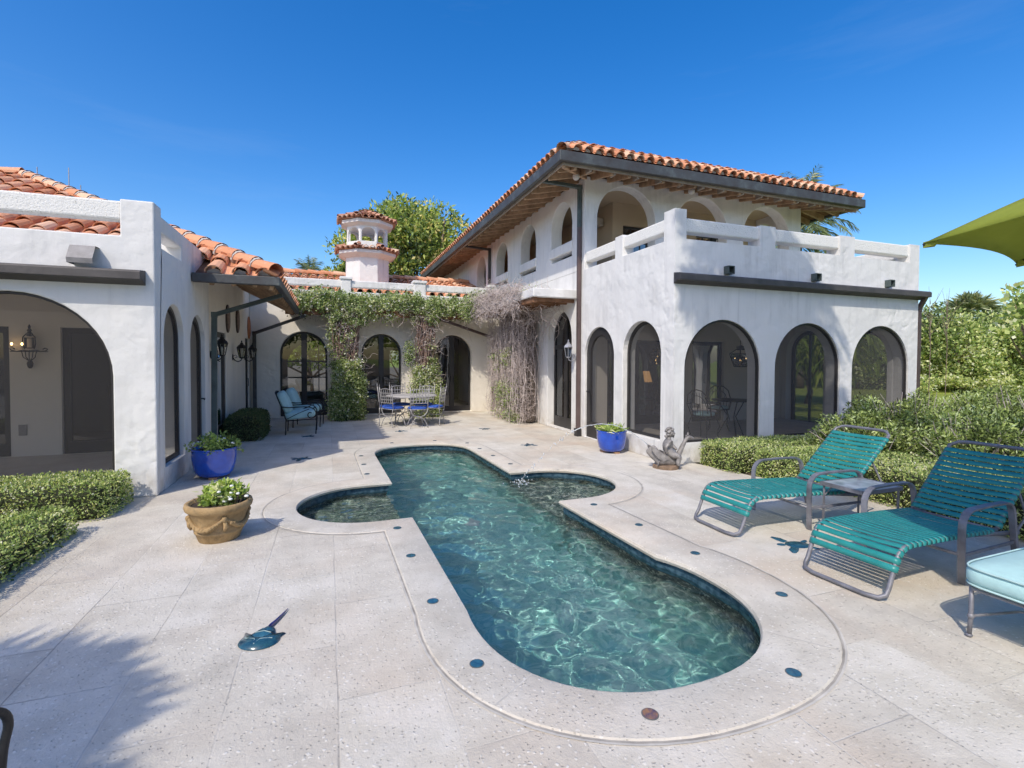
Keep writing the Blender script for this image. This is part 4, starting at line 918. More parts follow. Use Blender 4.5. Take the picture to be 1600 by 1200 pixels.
vt = MB(); vt.lathe([(.30,ZA-.03),(.16,ZA+.05),(.02,ZA+.09)], 12); vt.build('vent', LIME, cano, smooth=True)
for k in range(6):
    A_ = ucorner(k); rbm = MB(); rbm.tube([ap_+Vector((0,0,-.05)), ap_.lerp(A_, .5)+Vector((0,0,.012)), A_+Vector((0,0,-.012))], .009, 6)
    rbm.tube([Vector((0,0,2.25)), ap_.lerp(A_, .55)+Vector((0,0,.0))], .007, 6); rbm.build('rib', BLACKI, um)
    pk = MB(); q = A_*.955; q.z = ZR+.015; side = Vector((-A_.y, A_.x, 0)).normalized()*.045; pk.add([A_+Vector((0,0,.006)), q+side, q-side, A_+Vector((0,0,-.03)), q+side-Vector((0,0,.035)), q-side-Vector((0,0,.035))], [(0,1,2),(3,5,4),(0,3,4,1),(0,2,5,3),(1,4,5,2)]); pk.build('rib_pocket', LIME, um)
pl_ = MB(); pl_.tube([(0,0,.02),(0,0,ZA+.12)], .022, 12); pl_.build('pole', BLACKI, um)
bs_ = MB(); bs_.lathe([(.26,0),(.26,.04),(.22,.06),(.06,.08),(.04,.30),(.03,.30)], 24); bs_.build('base', BLACKI, um, smooth=False)
# near left: iron armchair, mostly out of frame
th = thing('patio_chair', 'dark iron patio chair showing one curved arm at lower left corner', 'chair', (-1.30, 1.78, 0), R_(-16))
fr = MB()
for s in (-1,1):
    fr.tube([(s*.28,-.26,1.0),(s*.28,-.22,.46),(s*.28,-.28,0)], .014, 8); fr.tube(cr([(s*.28,-.24,.62),(s*.30,-.05,.64),(s*.30,.15,.635),(s*.30,.225,.612),(s*.30,.265,.55),(s*.29,.25,.42),(s*.28,.24,0)]), .0125, 10)
fr.tube([(-.28,-.26,1.0),(0,-.28,1.03),(.28,-.26,1.0)], .014, 8); fr.tube([(-.28,.24,.40),(.28,.24,.40),(.28,-.22,.42),(-.28,-.22,.42),(-.28,.24,.40)], .012, 8)
fr.build('frame', BLACKI, th, smooth=True)
cu = MB(); cushion(cu, (0,.01,.45), .265, .25, .045, .02); cu.build('seat_cushion', AQUA, th, smooth=True)
bk = MB()
for i in range(5): bk.tube([(-.2+.1*i,-.22,.5),(-.2+.1*i,-.265,1.0)], .006, 5)
bk.build('backrest', BLACKI, th)

# dining set
BLUEC = m_simple('royal_blue_cushion', (.03,.095,.42), .85, 0, .15, 15.)
tb = thing('dining_table', 'round grey stone topped dining table among six lattice back chairs', 'dining table', (1.98, 12.85, 0))
tp = MB(); tp.lathe([(.60,.715),(.635,.722),(.64,.735),(.63,.748),(.60,.752)], 40); tp.build('tabletop', m_simple('pale_stone_table_top', (.46,.44,.42), .45, 0, .15, 10.), tb, smooth=False)
lg = MB(); lg.lathe([(.24,0),(.24,.02),(.14,.06),(.06,.12),(.05,.3),(.09,.36),(.06,.42),(.045,.6),(.10,.68),(.22,.712)], 20); lg.build('pedestal', GREYI, tb, smooth=True)
def make_dchair(label):
    th = thing('dining_chair', label, 'dining chair', group='dining chairs round the stone table')
    cu = MB(); cushion(cu, (0,0,.47), .215, .205, .028, .015); cu.build('seat_cushion', BLUEC, th, smooth=True)
    fr = MB()
    for s in (-1,1):
        fr.tube([(s*.21,-.20,.47),(s*.215,-.22,.7),(s*.225,-.255,.98)], .011, 7); fr.ball((s*.226,-.257,1.0), .014, 8); fr.lathe([(.012,0),(.004,.04),(.001,.055)], 6, (s*.226,-.257,1.005))
    for y in (-.20,.19):
        fr.tube([(-.21,y,.46),(-.19,y,.37),(-.12,y,.295),(0,y,.265),(.12,y,.295),(.19,y,.37),(.21,y,.46)], .010, 6)
    fr.tube([(-.21,-.2,.445),(.21,-.2,.445),(.21,.19,.445),(-.21,.19,.445),(-.21,-.2,.445)], .009, 6); fr.tube([(0,-.2,.265),(0,.19,.265)], .009, 6)
    fr.build('frame', GREYI, th, smooth=True)
    for s in (-1,1):
        for y in (-.20,.19):
            l_ = MB(); l_.tube([(s*.01,y,.265),(s*.09,y,.235),(s*.155,y,.16),(s*.195,y*1.03,.06),(s*.215,y*1.06,0)], .009, 6); l_.build('leg', GREYI, th, smooth=True)
    bk = MB(); top = lambda x: .93-.035*(1-(x/.22)**2)*-1
    for i in range(5):
        x = -.15+.075*i; bk.bar((x,-.222,.60), (x,-.25,.92), .018, .008, (0,1,0))
    for z in (.60,.68,.76,.84): bk.bar((-.218,-.215-.10*(z-.6),z), (.218,-.215-.10*(z-.6),z), .008, .018)
    bk.tube([(-.222,-.25,.915),(-.1,-.252,.94),(0,-.253,.948),(.1,-.252,.94),(.222,-.25,.915)], .009, 6)
    bk.build('backrest', GREYI, th); return th
dc = None
for i, (a, lb) in enumerate(((-86,'lattice back dining chair nearest the viewer, its back squarely towards the pool'), (-146,'lattice back dining chair at the front left of the table, back to viewer'), (176,'lattice back dining chair on the left side of the table by the ivy column'), (108,'lattice back dining chair behind the table in front of the middle glass door'), (52,'lattice back dining chair behind the table by the second ivy column'), (-30,'lattice back dining chair on the right side of the table, seen from its side'))):
    o = make_dchair(lb) if i == 0 else copy_tree(dc, label=lb)
    if i == 0: dc = o
    o.location = (1.98+.60*math.cos(R_(a)), 12.85+.60*math.sin(R_(a)), 0); o.rotation_euler.z = R_(a+90)
# cushioned armchairs on the left
def make_arm(label):
    th = thing('armchair', label, 'armchair', group='aqua cushioned iron armchairs')
    cu = MB(); cushion(cu, (0,0,0), .33, .29, .075, .03); o = cu.build('seat_cushion', AQUA, th, smooth=True); o.location = (.02,0,.42); o.rotation_euler.y = R_(-6)
    cu = MB(); cushion(cu, (0,0,0), .26, .29, .075, .04); o = cu.build('back_cushion', AQUA, th, smooth=True); o.location = (-.29,0,.70); o.rotation_euler.y = R_(-112+180)
    fr = MB()
    for s in (-1,1):
        y = s*.31
        fr.tube([(-.26,y,0),(-.25,y,.33),(-.30,y,.5),(-.46,y,.93)], .013, 7)
        fr.tube(cr([(-.36,y,.62),(-.15,y*1.04,.60),(.1,y*1.06,.61),(.28,y*1.06,.58),(.36,y*1.06,.48),(.33,y*1.06,.38),(.24,y*1.06,.36),(.19,y*1.06,.42),(.22,y*1.06,.48),(.27,y*1.06,.47)],3), .011, 7)
        fr.tube([(.36,y*1.06,.48),(.37,y,.30),(.355,y,.0)], .013, 7); fr.tube([(-.25,y,.31),(.36,y,.33)], .012, 7); fr.tube([(-.25,y,.34),(0,y*1.06,.47),(.22,y*1.06,.56)], .008, 6)
    fr.tube([(-.46,-.31,.93),(-.47,0,.95),(-.46,.31,.93)], .013, 7); fr.tube([(.36,-.31,.31),(.36,.31,.31)], .012, 7); fr.tube([(-.25,-.31,.31),(-.25,.31,.31)], .012, 7)
    for k in range(5): fr.tube([(-.27,-.2+.1*k,.36),(-.455,-.2+.1*k,.94)], .006, 5)
    fr.build('frame', BLACKI, th, smooth=True); return th
a1 = make_arm('iron armchair with aqua cushions nearer the viewer, in the left wall shade'); a1.location = (-.65, 12.17, 0)
copy_tree(a1, None, (-.55, 13.35, 0), R_(-6), 'iron armchair with aqua cushions half hidden behind the nearer one')

# pots
t = NT('cobalt_glaze'); c = t.obj(); t.set(Base_Color=t.ramp(t.noise(c, 4, 4, .6), [(.35, (.003,.04,.33)), (.65, (.008,.085,.54))]), Roughness=.06, Coat_Weight=.6, Specular_IOR_Level=.6, Normal=t.bump(t.noise(c, 7, 2), .006)); COBALT = t.m
SOILP = m_simple('potting_soil', (.05,.035,.025), .95, 0, .4, 30., .01, 60)
def blue_pot(x, y, s, label):
    th = thing('flower_pot', label, 'planter', (x, y, 0), 0, 'glazed blue pots'); mb = MB()
    mb.lathe([(s*.62,.03),(s*.74,.05),(s*.86,s*.35),(s*.95,s*.75),(s*.99,s*1.1),(s*.985,s*1.38),(s*1.0,s*1.42),(s*1.02,s*1.46),(s*.99,s*1.49),(s*.92,s*1.48),(s*.91,s*1.34),(s*.05,s*1.33)], 40); mb.build('pot', COBALT, th, smooth=True)
    so = MB(); so.lathe([(s*.905,s*1.335),(s*.905,s*1.36),(.02,s*1.38)], 20); so.build('soil', SOILP, th)
    for k in range(3): f = MB(); a = 2.1*k+.6; f.box((s*.5*math.cos(a)-.05, s*.5*math.sin(a)-.05, 0), (s*.5*math.cos(a)+.05, s*.5*math.sin(a)+.05, .031)); f.build('pot_foot', m_simple('terracotta_foot', (.35,.2,.12), .9), th)
    return th
bp1 = blue_pot(-1.53, 7.98, .285, 'large glossy blue pot with white flowers by the left pavilion wall')
bp2 = blue_pot(4.80, 7.80, .27, 'glossy blue pot with spiky greenery before the screen door, near statue')
t = NT('aged_terracotta'); c = t.obj(); nz = t.noise(c, 5, 5, .65)
t.set(Base_Color=t.mix(t.ramp(t.noise(c, 11, 4, .7), [(.5, (0,0,0)), (.7, (.6,.6,.6))]), t.ramp(nz, [(.3, (.22,.145,.065)), (.55, (.40,.27,.13)), (.75, (.50,.33,.17))]), (.13,.10,.06)), Roughness=.9, Normal=t.bump(t.noise(c, 40, 3), .005)); TERRA = t.m
tp_ = thing('garland_planter', 'weathered terracotta planter with moulded garlands on the left deck', 'planter', (-.975, 5.26, 0)); tp_.scale = (.86,)*3
mb = MB(); mb.lathe([(.195,0),(.20,.012),(.228,.09),(.236,.095),(.238,.115),(.232,.12),(.262,.25),(.285,.315),(.30,.325),(.32,.345),(.328,.375),(.32,.405),(.30,.415),(.275,.405),(.27,.36),(.02,.355)], 48); mb.build('pot', TERRA, tp_, smooth=True)
so = MB(); so.lathe([(.272,.36),(.272,.375),(.02,.385)], 24); so.build('soil', SOILP, tp_)
for k in range(4):
    a0_ = k*math.pi/2+R_(-160); gm = MB(); pts = []
    for i in range(15):
        u = i/14; a = a0_+u*math.pi/2; z = .285-.125*math.sin(math.pi*u)**.9; rr_ = .232+(z-.12)*.26+.012; pts.append((rr_*math.cos(a), rr_*math.sin(a), z))
    gm.tube(pts, [.012+.016*math.sin(math.pi*i/14) for i in range(15)], 8)
    for i in range(2, 13): p = pts[i]; gm.ball((p[0]*1.05, p[1]*1.05, p[2]+random.uniform(-.008,.012)), random.uniform(.014,.022), 7)
    gm.build('garland', TERRA, tp_, smooth=True)
    km = MB(); a = a0_; r_ = .285
    km.ball((r_*math.cos(a), r_*math.sin(a), .27), (.03,.03,.035), 8); km.tube([(r_*math.cos(a), r_*math.sin(a), .26), (.275*math.cos(a+.06), .275*math.sin(a+.06), .19), (.262*math.cos(a), .262*math.sin(a), .145)], [.018,.026,.012], 8); km.build('swag_knot', TERRA, tp_, smooth=True)

# lanterns
LGLOW = m_simple('frosted_lamp', (.55,.54,.5), .4)
def make_lantern(label, iron):
    """local: wall plate at origin, body hangs out along +x"""
    th = thing('wall_lantern', label, 'wall lantern', group='coach lanterns on the house walls')
    b = MB(); b.lathe([(.055,-.01),(.055,.01)], 12); br = MB(); br.ball((.012,0,-.10), (.015,.045,.075), 10); br.tube([(.01,0,-.10),(.05,0,-.17),(.11,0,-.20),(.17,0,-.175),(.19,0,-.13)], .011, 7); br.tube([(.02,0,-.07),(.07,0,-.05),(.10,0,-.09),(.07,0,-.12),(.05,0,-.10)], .007, 6); br.build('bracket', iron, th, smooth=True)
    cg = MB(); X_ = .19; cg.lathe([(.03,-.13),(.05,-.115),(.055,-.10)], 6, (X_,0,0)); cg.lathe([(.098,.10),(.105,.115),(.085,.15),(.05,.185),(.03,.20),(.035,.215),(.012,.235),(.018,.25),(.003,.285)], 6, (X_,0,0))
    for k in range(6):
        a = k*math.pi/3; cg.tube([(X_+.055*math.cos(a), .055*math.sin(a), -.105), (X_+.096*math.cos(a), .096*math.sin(a), .105)], .006, 5)
    cg.build('cage', iron, th); gl = MB(); gl.lathe([(.05,-.10),(.091,.10)], 6, (X_,0,0)); gl.build('glass', CLEAR, th)
    bl = MB(); bl.lathe([(.014,-.10),(.016,-.02),(.02,.0),(.012,.04),(.002,.055)], 8, (X_,0,0)); bl.build('bulb', LGLOW, th, smooth=True); return th
ln1 = make_lantern('black coach lantern by the dark left door, nearest of three on that wall', BLACKI); ln1.location = (XH, 10.42, 1.84)
copy_tree(ln1, None, (XH, 12.62, 1.80), 0, 'black coach lantern on curled bracket in the middle of the left wall')
copy_tree(ln1, None, (XH, 14.30, 1.80), 0, 'black coach lantern farthest back on the left wall, near the corner')
ln4 = make_lantern('pale grey coach lantern beside the tall arched door on the right wing', m_simple('silver_lantern_metal', (.42,.43,.47), .45, .5)); ln4.location = (XW, 9.90, 1.84); ln4.rotation_euler.z = math.pi
# oval plaques
PLQ = m_simple('dark_wood_plaque', (.055,.035,.028), .5, 0, .4, 9.); PLQ2 = m_simple('terracotta_plaque', (.42,.17,.08), .8, 0, .2, 9.); PLF = m_simple('plaque_face', (.22,.16,.13), .7, 0, .5, 20.)
for i, (y, z, s, lb) in enumerate(((12.05, 2.52, 1., 'dark oval plaque on the left wall under the eaves, nearest the viewer'), (13.25, 2.57, 1., 'dark oval plaque on the left wall, middle of three'), (15.0, 2.50, 1., 'reddish terracotta oval plaque on left wall next to the back corner'))):
    th = thing('wall_plaque', lb, 'plaque', (XH+.001, y, z), 0, 'oval plaques on the left wall'); pm = MB()
    E_ = [(0, .19*math.cos(a), .30*math.sin(a)) for a in [2*math.pi*k/28 for k in range(28)]]; pm.prism(E_, (0,0,0), (.03,0,0)); pm.build('border', PLQ if i < 2 else PLQ2, th, bevel=.01)
    pm = MB(); pm.prism([(0, y_*.72, z_*.78) for _, y_, z_ in E_], (.028,0,0), (.045,0,0)); pm.build('face', PLF if i < 2 else PLQ2, th, bevel=.008)
# lit lanterns of the porches
t = NT('candle_flame'); t.set(Base_Color=(1,.7,.35), Emission_Color=(1,.62,.25,1), Emission_Strength=9.); FLAME = t.m
th = thing('hanging_lantern', 'tapered iron lantern with lit candle hanging in the sunroom behind first arch', 'lantern', (8.17, 8.2, 1.54))
cg = MB(); 
for sx in (-1,1):
    for sy in (-1,1): cg.tube([(sx*.085,sy*.085,0),(sx*.15,sy*.15,.27)], .009, 5)
for r_, z in ((.085,0),(.15,.27)): cg.tube([(r_,r_,z),(-r_,r_,z),(-r_,-r_,z),(r_,-r_,z),(r_,r_,z)], .009, 5)
for sx in (-1,1):
    for sy in (-1,1): cg.tube([(sx*.15,sy*.15,.27),(sx*.05,sy*.05,.37)], .009, 5)
cg.lathe([(.10,.35),(.075,.37),(.075,.43),(.02,.45)], 4, (0,0,0), ph=math.pi/4); cg.tube([(0,0,.44),(0,0,1.32)], .007, 5); cg.build('cage', BLACKI, th)
gl = MB(); gl.lathe([(.12,.005),(.208,.268)], 4, ph=math.pi/4); gl.build('glass', CLEAR, th)
cd_ = MB(); cd_.lathe([(.018,0),(.018,.10),(.004,.102)], 8); cd_.build('candle', m_simple('ivory_candle', (.7,.62,.45), .6), th); fl_ = MB(); fl_.ball((0,0,.135), (.012,.012,.032), 8); fl_.build('flame', FLAME, th, smooth=True)
th = thing('wall_sconce', 'ornate black iron sconce with two lit bulbs on the left porch wall', 'wall sconce', (-4.40, YPB-.015, 1.75)); th.scale = (.68,)*3
sc = MB(); sc.lathe([(.02,-.36),(.05,-.32),(.06,-.24),(.045,-.20),(.02,-.18)], 10, (0,-.06,0))
for k in range(5):
    a = (k-2)*.33; sc.tube([(0,-.06,-.2),(.11*math.sin(a)*1.6,-.10,-.10),(.13*math.sin(a)*1.6,-.10,.0),(.16*math.sin(a)*1.5,-.08,.06)], .010, 6)
for s in (-1,1):
    sc.tube([(0,-.08,.04),(s*.12,-.10,.06),(s*.22,-.10,.03),(s*.31,-.10,.05),(s*.34,-.10,.09),(s*.29,-.10,.11),(s*.25,-.10,.08)], .014, 7); sc.tube([(s*.09,-.08,.08),(s*.12,-.09,.22),(s*.11,-.09,.36),(s*.05,-.08,.44),(0,-.08,.40)], .012, 7)
sc.tube([(-.34,-.10,.03),(.34,-.10,.03)], .010, 6); sc.lathe([(.05,.38),(.06,.44),(.03,.48),(.045,.52),(.02,.56),(.03,.60),(.004,.66)], 10, (0,-.07,0)); sc.box((-.075,-.12,.12), (-.062,-.04,.34)); sc.box((.062,-.12,.12), (.075,-.04,.34)); sc.box((-.075,-.12,.33), (.075,-.04,.35)); sc.box((-.075,-.12,.10), (.075,-.04,.12)); sc.build('frame', BLACKI, th, smooth=False)
for x in (-.30, -.115):
    cb = MB(); cb.lathe([(.03,.09),(.03,.10),(.016,.10),(.016,.17)], 8, (x,-.12,0)); o = cb.build('candle_sleeve', m_simple('ivory_sleeve', (.7,.62,.45), .6), th); fb = MB(); fb.ball((x,-.12,.20), (.022,.022,.035), 8); fb.build('bulb', FLAME, o, smooth=True)
th = thing('table_lamp', 'glowing table lamp seen through the sunroom door behind the screened window', 'table lamp', (7.2, 10.25, .2))
lm = MB(); lm.lathe([(.16,0),(.16,.02),(.03,.06),(.025,.95),(.02,.98)], 14); lm.build('stand', BLACKI, th, smooth=True)
t = NT('lit_lamp_shade'); t.set(Base_Color=(.7,.45,.2), Emission_Color=(1,.5,.18,1), Emission_Strength=.9); lm = MB(); lm.lathe([(.20,.94),(.13,1.2)], 18); lm.build('lamp_shade', t.m, th, smooth=True)
for x, y, z, lb in ((4.78, 9.22, 5.50, 'round white floodlight under the roof eave corner'), (7.6, 9.1, 5.50, 'round pale floodlight under the eave above the middle upper arch')):
    th = thing('eave_light', lb, 'floodlight', (x, y, z), 0, 'floodlights under the main eave'); bm_ = MB(); bm_.ball((0,0,-.06), .075, 14); bm_.build('globe', m_simple('white_globe', (.62,.60,.56), .4), th, smooth=True); bm_ = MB(); bm_.lathe([(.05,-.02),(.05,.03)], 12); bm_.tube([(0,0,.0),(0,0,.12)], .02, 8); bm_.build('mount', GREYI, th)
th = thing('outdoor_speaker', 'grey box speaker on the upper porch wall behind first arch', 'speaker', (6.40, 11.20, 5.16), R_(-75)); bx_ = MB(); bx_.box((-.14,-.12,-.1), (.14,.12,.1)); bx_.build('cabinet', m_simple('beige_cabinet', (.5,.46,.4), .6), th, bevel=.02); bx_ = MB(); bx_.box((-.12,-.126,-.085), (.12,-.118,.085)); bx_.build('grille', m_simple('grey_grille', (.2,.19,.18), .7), th, bevel=.01)
bx_ = MB(); bx_.bar((0,.05,0), (-.12,.1,.05), .03, .03); bx_.build('bracket', GREYI, th)

# wrought iron chairs and table in the sunroom
def make_gchair(label, cat='chair'):
    th = thing('iron_chair', label, cat, group='wrought iron chairs in the sunroom')
    fr = MB(); ring = [(.21*math.cos(a), -.02+.21*math.sin(a), .44) for a in [2*math.pi*i/20 for i in range(21)]]; fr.tube(ring, .011, 6)
    hoop = [(-.21,-.10,.44),(-.24,-.19,.65),(-.20,-.23,.82),(-.1,-.25,.91),(0,-.255,.93),(.1,-.25,.91),(.20,-.23,.82),(.24,-.19,.65),(.21,-.10,.44)]; fr.tube(hoop, .011, 6); fr.tube([(x*.72, y, .44+(z-.44)*.78) for x, y, z in hoop], .007, 5)
    fr.tube([(-.24,-.19,.65),(-.27,.0,.66),(-.23,.15,.62),(-.2,.08,.44)], .010, 6); fr.tube([(.24,-.19,.65),(.27,.0,.66),(.23,.15,.62),(.2,.08,.44)], .010, 6)
    for k in range(5): fr.tube([(-.1+.05*k,-.2,.45),(-.12+.06*k,-.24,.70),(-.1+.05*k,-.245,.88)], .005, 5)
    fr.build('frame', BLACKI, th, smooth=True)
    for sx in (-1,1):
        for sy in (-1,1): l_ = MB(); l_.tube([(sx*.15,-.02+sy*.15,.44),(sx*.2,-.02+sy*.2,.25),(sx*.17,-.02+sy*.17,.1),(sx*.2,-.02+sy*.2,0)], .010, 6); l_.build('leg', BLACKI, th, smooth=True)
    cu = MB(); cushion(cu, (0,-.02,.475), .19, .19, .028, .02, pw_=2.2); cu.build('seat_cushion', AQUA, th, smooth=True); return th
g1 = make_gchair('round backed wrought iron chair with aqua cushion in front of the sunroom table'); g1.location = (6.58, 7.45, .2); g1.rotation_euler.z = R_(-75)
copy_tree(g1, None, (7.75, 8.35, .2), R_(140), 'round backed wrought iron chair behind the sunroom table under the lantern')
th = thing('iron_table', 'small round wrought iron table in the sunroom behind the first arch', 'table', (7.35, 7.55, .2)); tt = MB(); tt.lathe([(.38,.69),(.39,.70),(.38,.712)], 30); tt.build('tabletop', BLACKI, th)
for k in range(3): a = k*2.094; l_ = MB(); l_.tube([(.3*math.cos(a),.3*math.sin(a),.69),(.08*math.cos(a),.08*math.sin(a),.38),(.28*math.cos(a),.28*math.sin(a),0)], .011, 6); l_.build('leg', BLACKI, th, smooth=True)

# fountain statue: child riding a long-necked bird
t = NT('weathered_bronze_lead'); c = t.obj(); nz = t.noise(c, 9, 5, .7); zz = t.n('SeparateXYZ', {0: c}).outputs[2]
t.set(Base_Color=t.ramp(nz, [(.3, (.13,.12,.115)), (.55, (.30,.28,.265)), (.75, (.52,.49,.46))]), Roughness=.6, Metallic=.2, Normal=t.bump(t.noise(c, 35, 4), .006)); LEAD = t.m
def skin(name, nodes, edges, mat, parent, sub=2):
    me = bpy.data.meshes.new(name); me.from_pydata([n_[:3] for n_ in nodes], edges, []); o = link(name, me, mat, parent)
    sk = o.modifiers.new('skin', 'SKIN'); sk.use_smooth_shade = True
    for v, n_ in zip(me.skin_vertices[0].data, nodes): v.radius = (n_[3], n_[4] if len(n_) > 4 else n_[3])
    me.skin_vertices[0].data[0].use_root = True
    o.modifiers.new('sub', 'SUBSURF').render_levels = sub; o.modifiers['sub'].levels = sub; return o
st = thing('fountain_statue', 'bronze statue of a child riding a long necked bird, fountain by sunroom corner', 'statue', (4.90, 6.36, 0), R_(-20.2))
pb = MB(); pb.add([(.20*math.cos(a)*(1+.08*math.sin(3*a)), .17*math.sin(a)*(1+.06*math.cos(4*a)), z) for z in (0,.03,.055) for a in [2*math.pi*i/22 for i in range(22)]], [(i*22+j, i*22+(j+1)%22, (i+1)*22+(j+1)%22, (i+1)*22+j) for i in range(2) for j in range(22)]+[tuple(range(44,66))]); pb.build('base', m_simple('rusty_stone_base', (.22,.15,.10), .9, 0, .4, 9., .01, 20), st, bevel=.008)
skin('bird_body', [(-.02,0,.12,.10,.12),(.10,0,.13,.085,.10),(.17,0,.18,.05),(.215,0,.28,.04),(.26,0,.38,.033),(.30,0,.455,.03),(.335,0,.49,.034),(.375,0,.48,.026),(.43,0,.455,.012),(-.10,0,.15,.085,.10),(-.17,0,.20,.055,.09),(-.23,0,.27,.035,.10),(-.275,0,.33,.016,.09)], [(0,1),(1,2),(2,3),(3,4),(4,5),(5,6),(6,7),(7,8),(0,9),(9,10),(10,11),(11,12)], LEAD, st)
cm = MB(); cm.lathe([(.02,0),(.012,.03),(.002,.05)], 8, (.325,0,.515)); cm.ball((.30,.0,.50), (.02,.028,.014), 8); cm.build('crest', LEAD, st)
for s in (-1,1):
    wg = MB(); P = [(.02,.15),(-.06,.22),(-.16,.285),(-.24,.345),(-.275,.35),(-.265,.30),(-.22,.235),(-.16,.165),(-.08,.11)]; wg.prism([(x, s*.085+s*.05*(-x), z) for x, z in P], (0,-.014,0), (0,.014,0)); wg.build('wing', LEAD, st, bevel=.008)
CH = [(.01,0,.24,.085,.10),(.015,0,.33,.078,.09),(.03,0,.41,.072,.095),(.035,0,.455,.034),(.04,0,.49,.036),
   (.03,-.10,.42,.036),(-.06,-.135,.35,.029),(-.03,-.11,.26,.023),(-.005,-.08,.245,.02), (.03,.10,.42,.036),(.11,.11,.35,.029),(.16,.06,.29,.023),(.175,.045,.28,.02),
   (.05,-.09,.225,.058),(.16,-.135,.20,.047),(.125,-.145,.10,.036),(.155,-.14,.06,.026), (.05,.09,.225,.058),(.16,.135,.20,.047),(.125,.145,.10,.036),(.155,.14,.06,.026)]
skin('child', CH,
   [(0,1),(1,2),(2,3),(3,4),(2,5),(5,6),(6,7),(7,8),(2,9),(9,10),(10,11),(11,12),(0,13),(13,14),(14,15),(15,16),(0,17),(17,18),(18,19),(19,20)], LEAD, st)
hd_ = MB(); hd_.ball((.052,0,.545), (.052,.046,.058), 16); hd_.ball((.103,0,.54), (.012,.009,.011), 8); hd_.ball((.094,0,.515), (.012,.018,.008), 8); hd_.ball((.088,0,.497), (.014,.016,.012), 8)
for s in (-1,1): hd_.ball((.05,s*.047,.54), (.012,.007,.016), 6); hd_.ball((.09,s*.02,.555), (.008,.009,.007), 6); hd_.ball((.085,s*.025,.53), (.016,.015,.014), 6)
ho = hd_.build('head', LEAD, st, smooth=True); ho.scale = (1.22,)*3; ho.location = (-.008,0,-.118)
hr = MB(); random.seed(3)
for k in range(60):
    a, b = random.uniform(0, 6.28), random.uniform(.05, 1.5); x, y, z = math.sin(b)*math.cos(a), math.sin(b)*math.sin(a), math.cos(b)
    if x > .55 and z < .6: continue
    hr.ball((.045+.052*x, .05*y, .553+.056*z), random.uniform(.012,.018), 6)
for k in range(8): hr.ball((.0+random.uniform(-.005,.015), random.uniform(-.04,.04), .50+random.uniform(-.01,.03)), .014, 6)
ho = hr.build('hair', LEAD, st, smooth=True); ho.scale = (1.22,)*3; ho.location = (-.008,0,-.118)
# jet of water thrown by the statue, and the splash where it lands
JETM = NT('falling_water'); JETM.set(Base_Color=(.9,.93,.95), Roughness=.12, Transmission_Weight=.55, IOR=1.33, Specular_IOR_Level=.6); JETM = JETM.m
jt = MB(); p0, p2 = Vector((4.63,6.47,.36)), Vector((2.56,6.62,-.11)); random.seed(5)
def jp(u): p = p0.lerp(p2, u); p.z = .36*(1-u)+(-.11)*u+4*.56*u*(1-u); return p
pts = [jp(u)+Vector((0,random.uniform(-.004,.004),random.uniform(-.004,.004))) for u in np.linspace(0,.62,40)]; jt.tube(pts, [.0055+random.uniform(-.002,.003) for _ in pts], 6)
for k in range(60):
    u = random.uniform(.58, 1.) ; p = jp(u); s_ = random.uniform(.004,.011); jt.ball((p.x+random.uniform(-.02,.02), p.y+random.uniform(-.03,.03), p.z+random.uniform(-.02,.02)), (s_, s_, s_*random.uniform(1,2.4)), 6)
tag(jt.build('water_jet', JETM, smooth=True), 'thin arc of water from the statue falling into the pool', 'water jet')
sp = MB()
for k in range(50):
    a, r_ = random.uniform(0, 6.28), abs(random.gauss(0, .09)); s_ = random.uniform(.003,.009); sp.ball((2.55+r_*math.cos(a)*1.3, 6.62+r_*math.sin(a), -.11+random.uniform(0,.07)*math.exp(-r_*5)), (s_*1.4, s_*1.4, s_), 6)
tag(sp.build('splash', JETM, smooth=True), 'white splash on the pool where the water jet lands', 'splash')
# ================================================================ VEGETATION
def unit(a): return a/np.maximum(np.linalg.norm(a, axis=-1, keepdims=True), 1e-9)
def leaf_quads(P, D, ln, asp, var, droop=.0):
    """one folded leaf (two quads' worth as a kite) per point"""
    n = len(P); ln = np.broadcast_to(np.asarray(ln, float), (n,)); S_ = unit(np.cross(D, rng.normal(size=(n, 3))))
    Nn = np.cross(D, S_); w = (ln*asp*.5)[:, None]
    tip = P+D*ln[:, None]; tip[:, 2] -= droop*ln
    mid = P+D*(ln*.45)[:, None]
    V = np.stack([P, mid+S_*w+Nn*w*.25, tip, mid-S_*w+Nn*w*.25], 1).reshape(-1, 3)
    return V, np.arange(4*n).reshape(n, 4), np.broadcast_to(var, (n,))
class Leaves:
    def __init__(s): s.V = []; s.F = []; s.v = []; s.o = 0
    def add(s, P, D, ln, asp=.5, var=None, droop=0.):
        if var is None: var = rng.random(len(P))
        V, F_, v = leaf_quads(np.asarray(P, float), unit(np.asarray(D, float)), ln, asp, np.clip(var, 0, 1), droop); s.V.append(V); s.F.append(F_+s.o); s.v.append(v); s.o += len(V); return s
    def build(s, name, mat, parent=None):
        return link(name, quads_mesh(name, np.concatenate(s.V), np.concatenate(s.F), np.concatenate(s.v)), mat, parent)
def rdir(n): return unit(rng.normal(size=(n, 3)))
def smooth_noise(P, sc, seed=0):
    r = np.random.default_rng(seed); v = 0
    for k in range(5): q = r.normal(size=3)*sc; v = v+np.sin(P@q+r.random()*6.28)
    return v/5
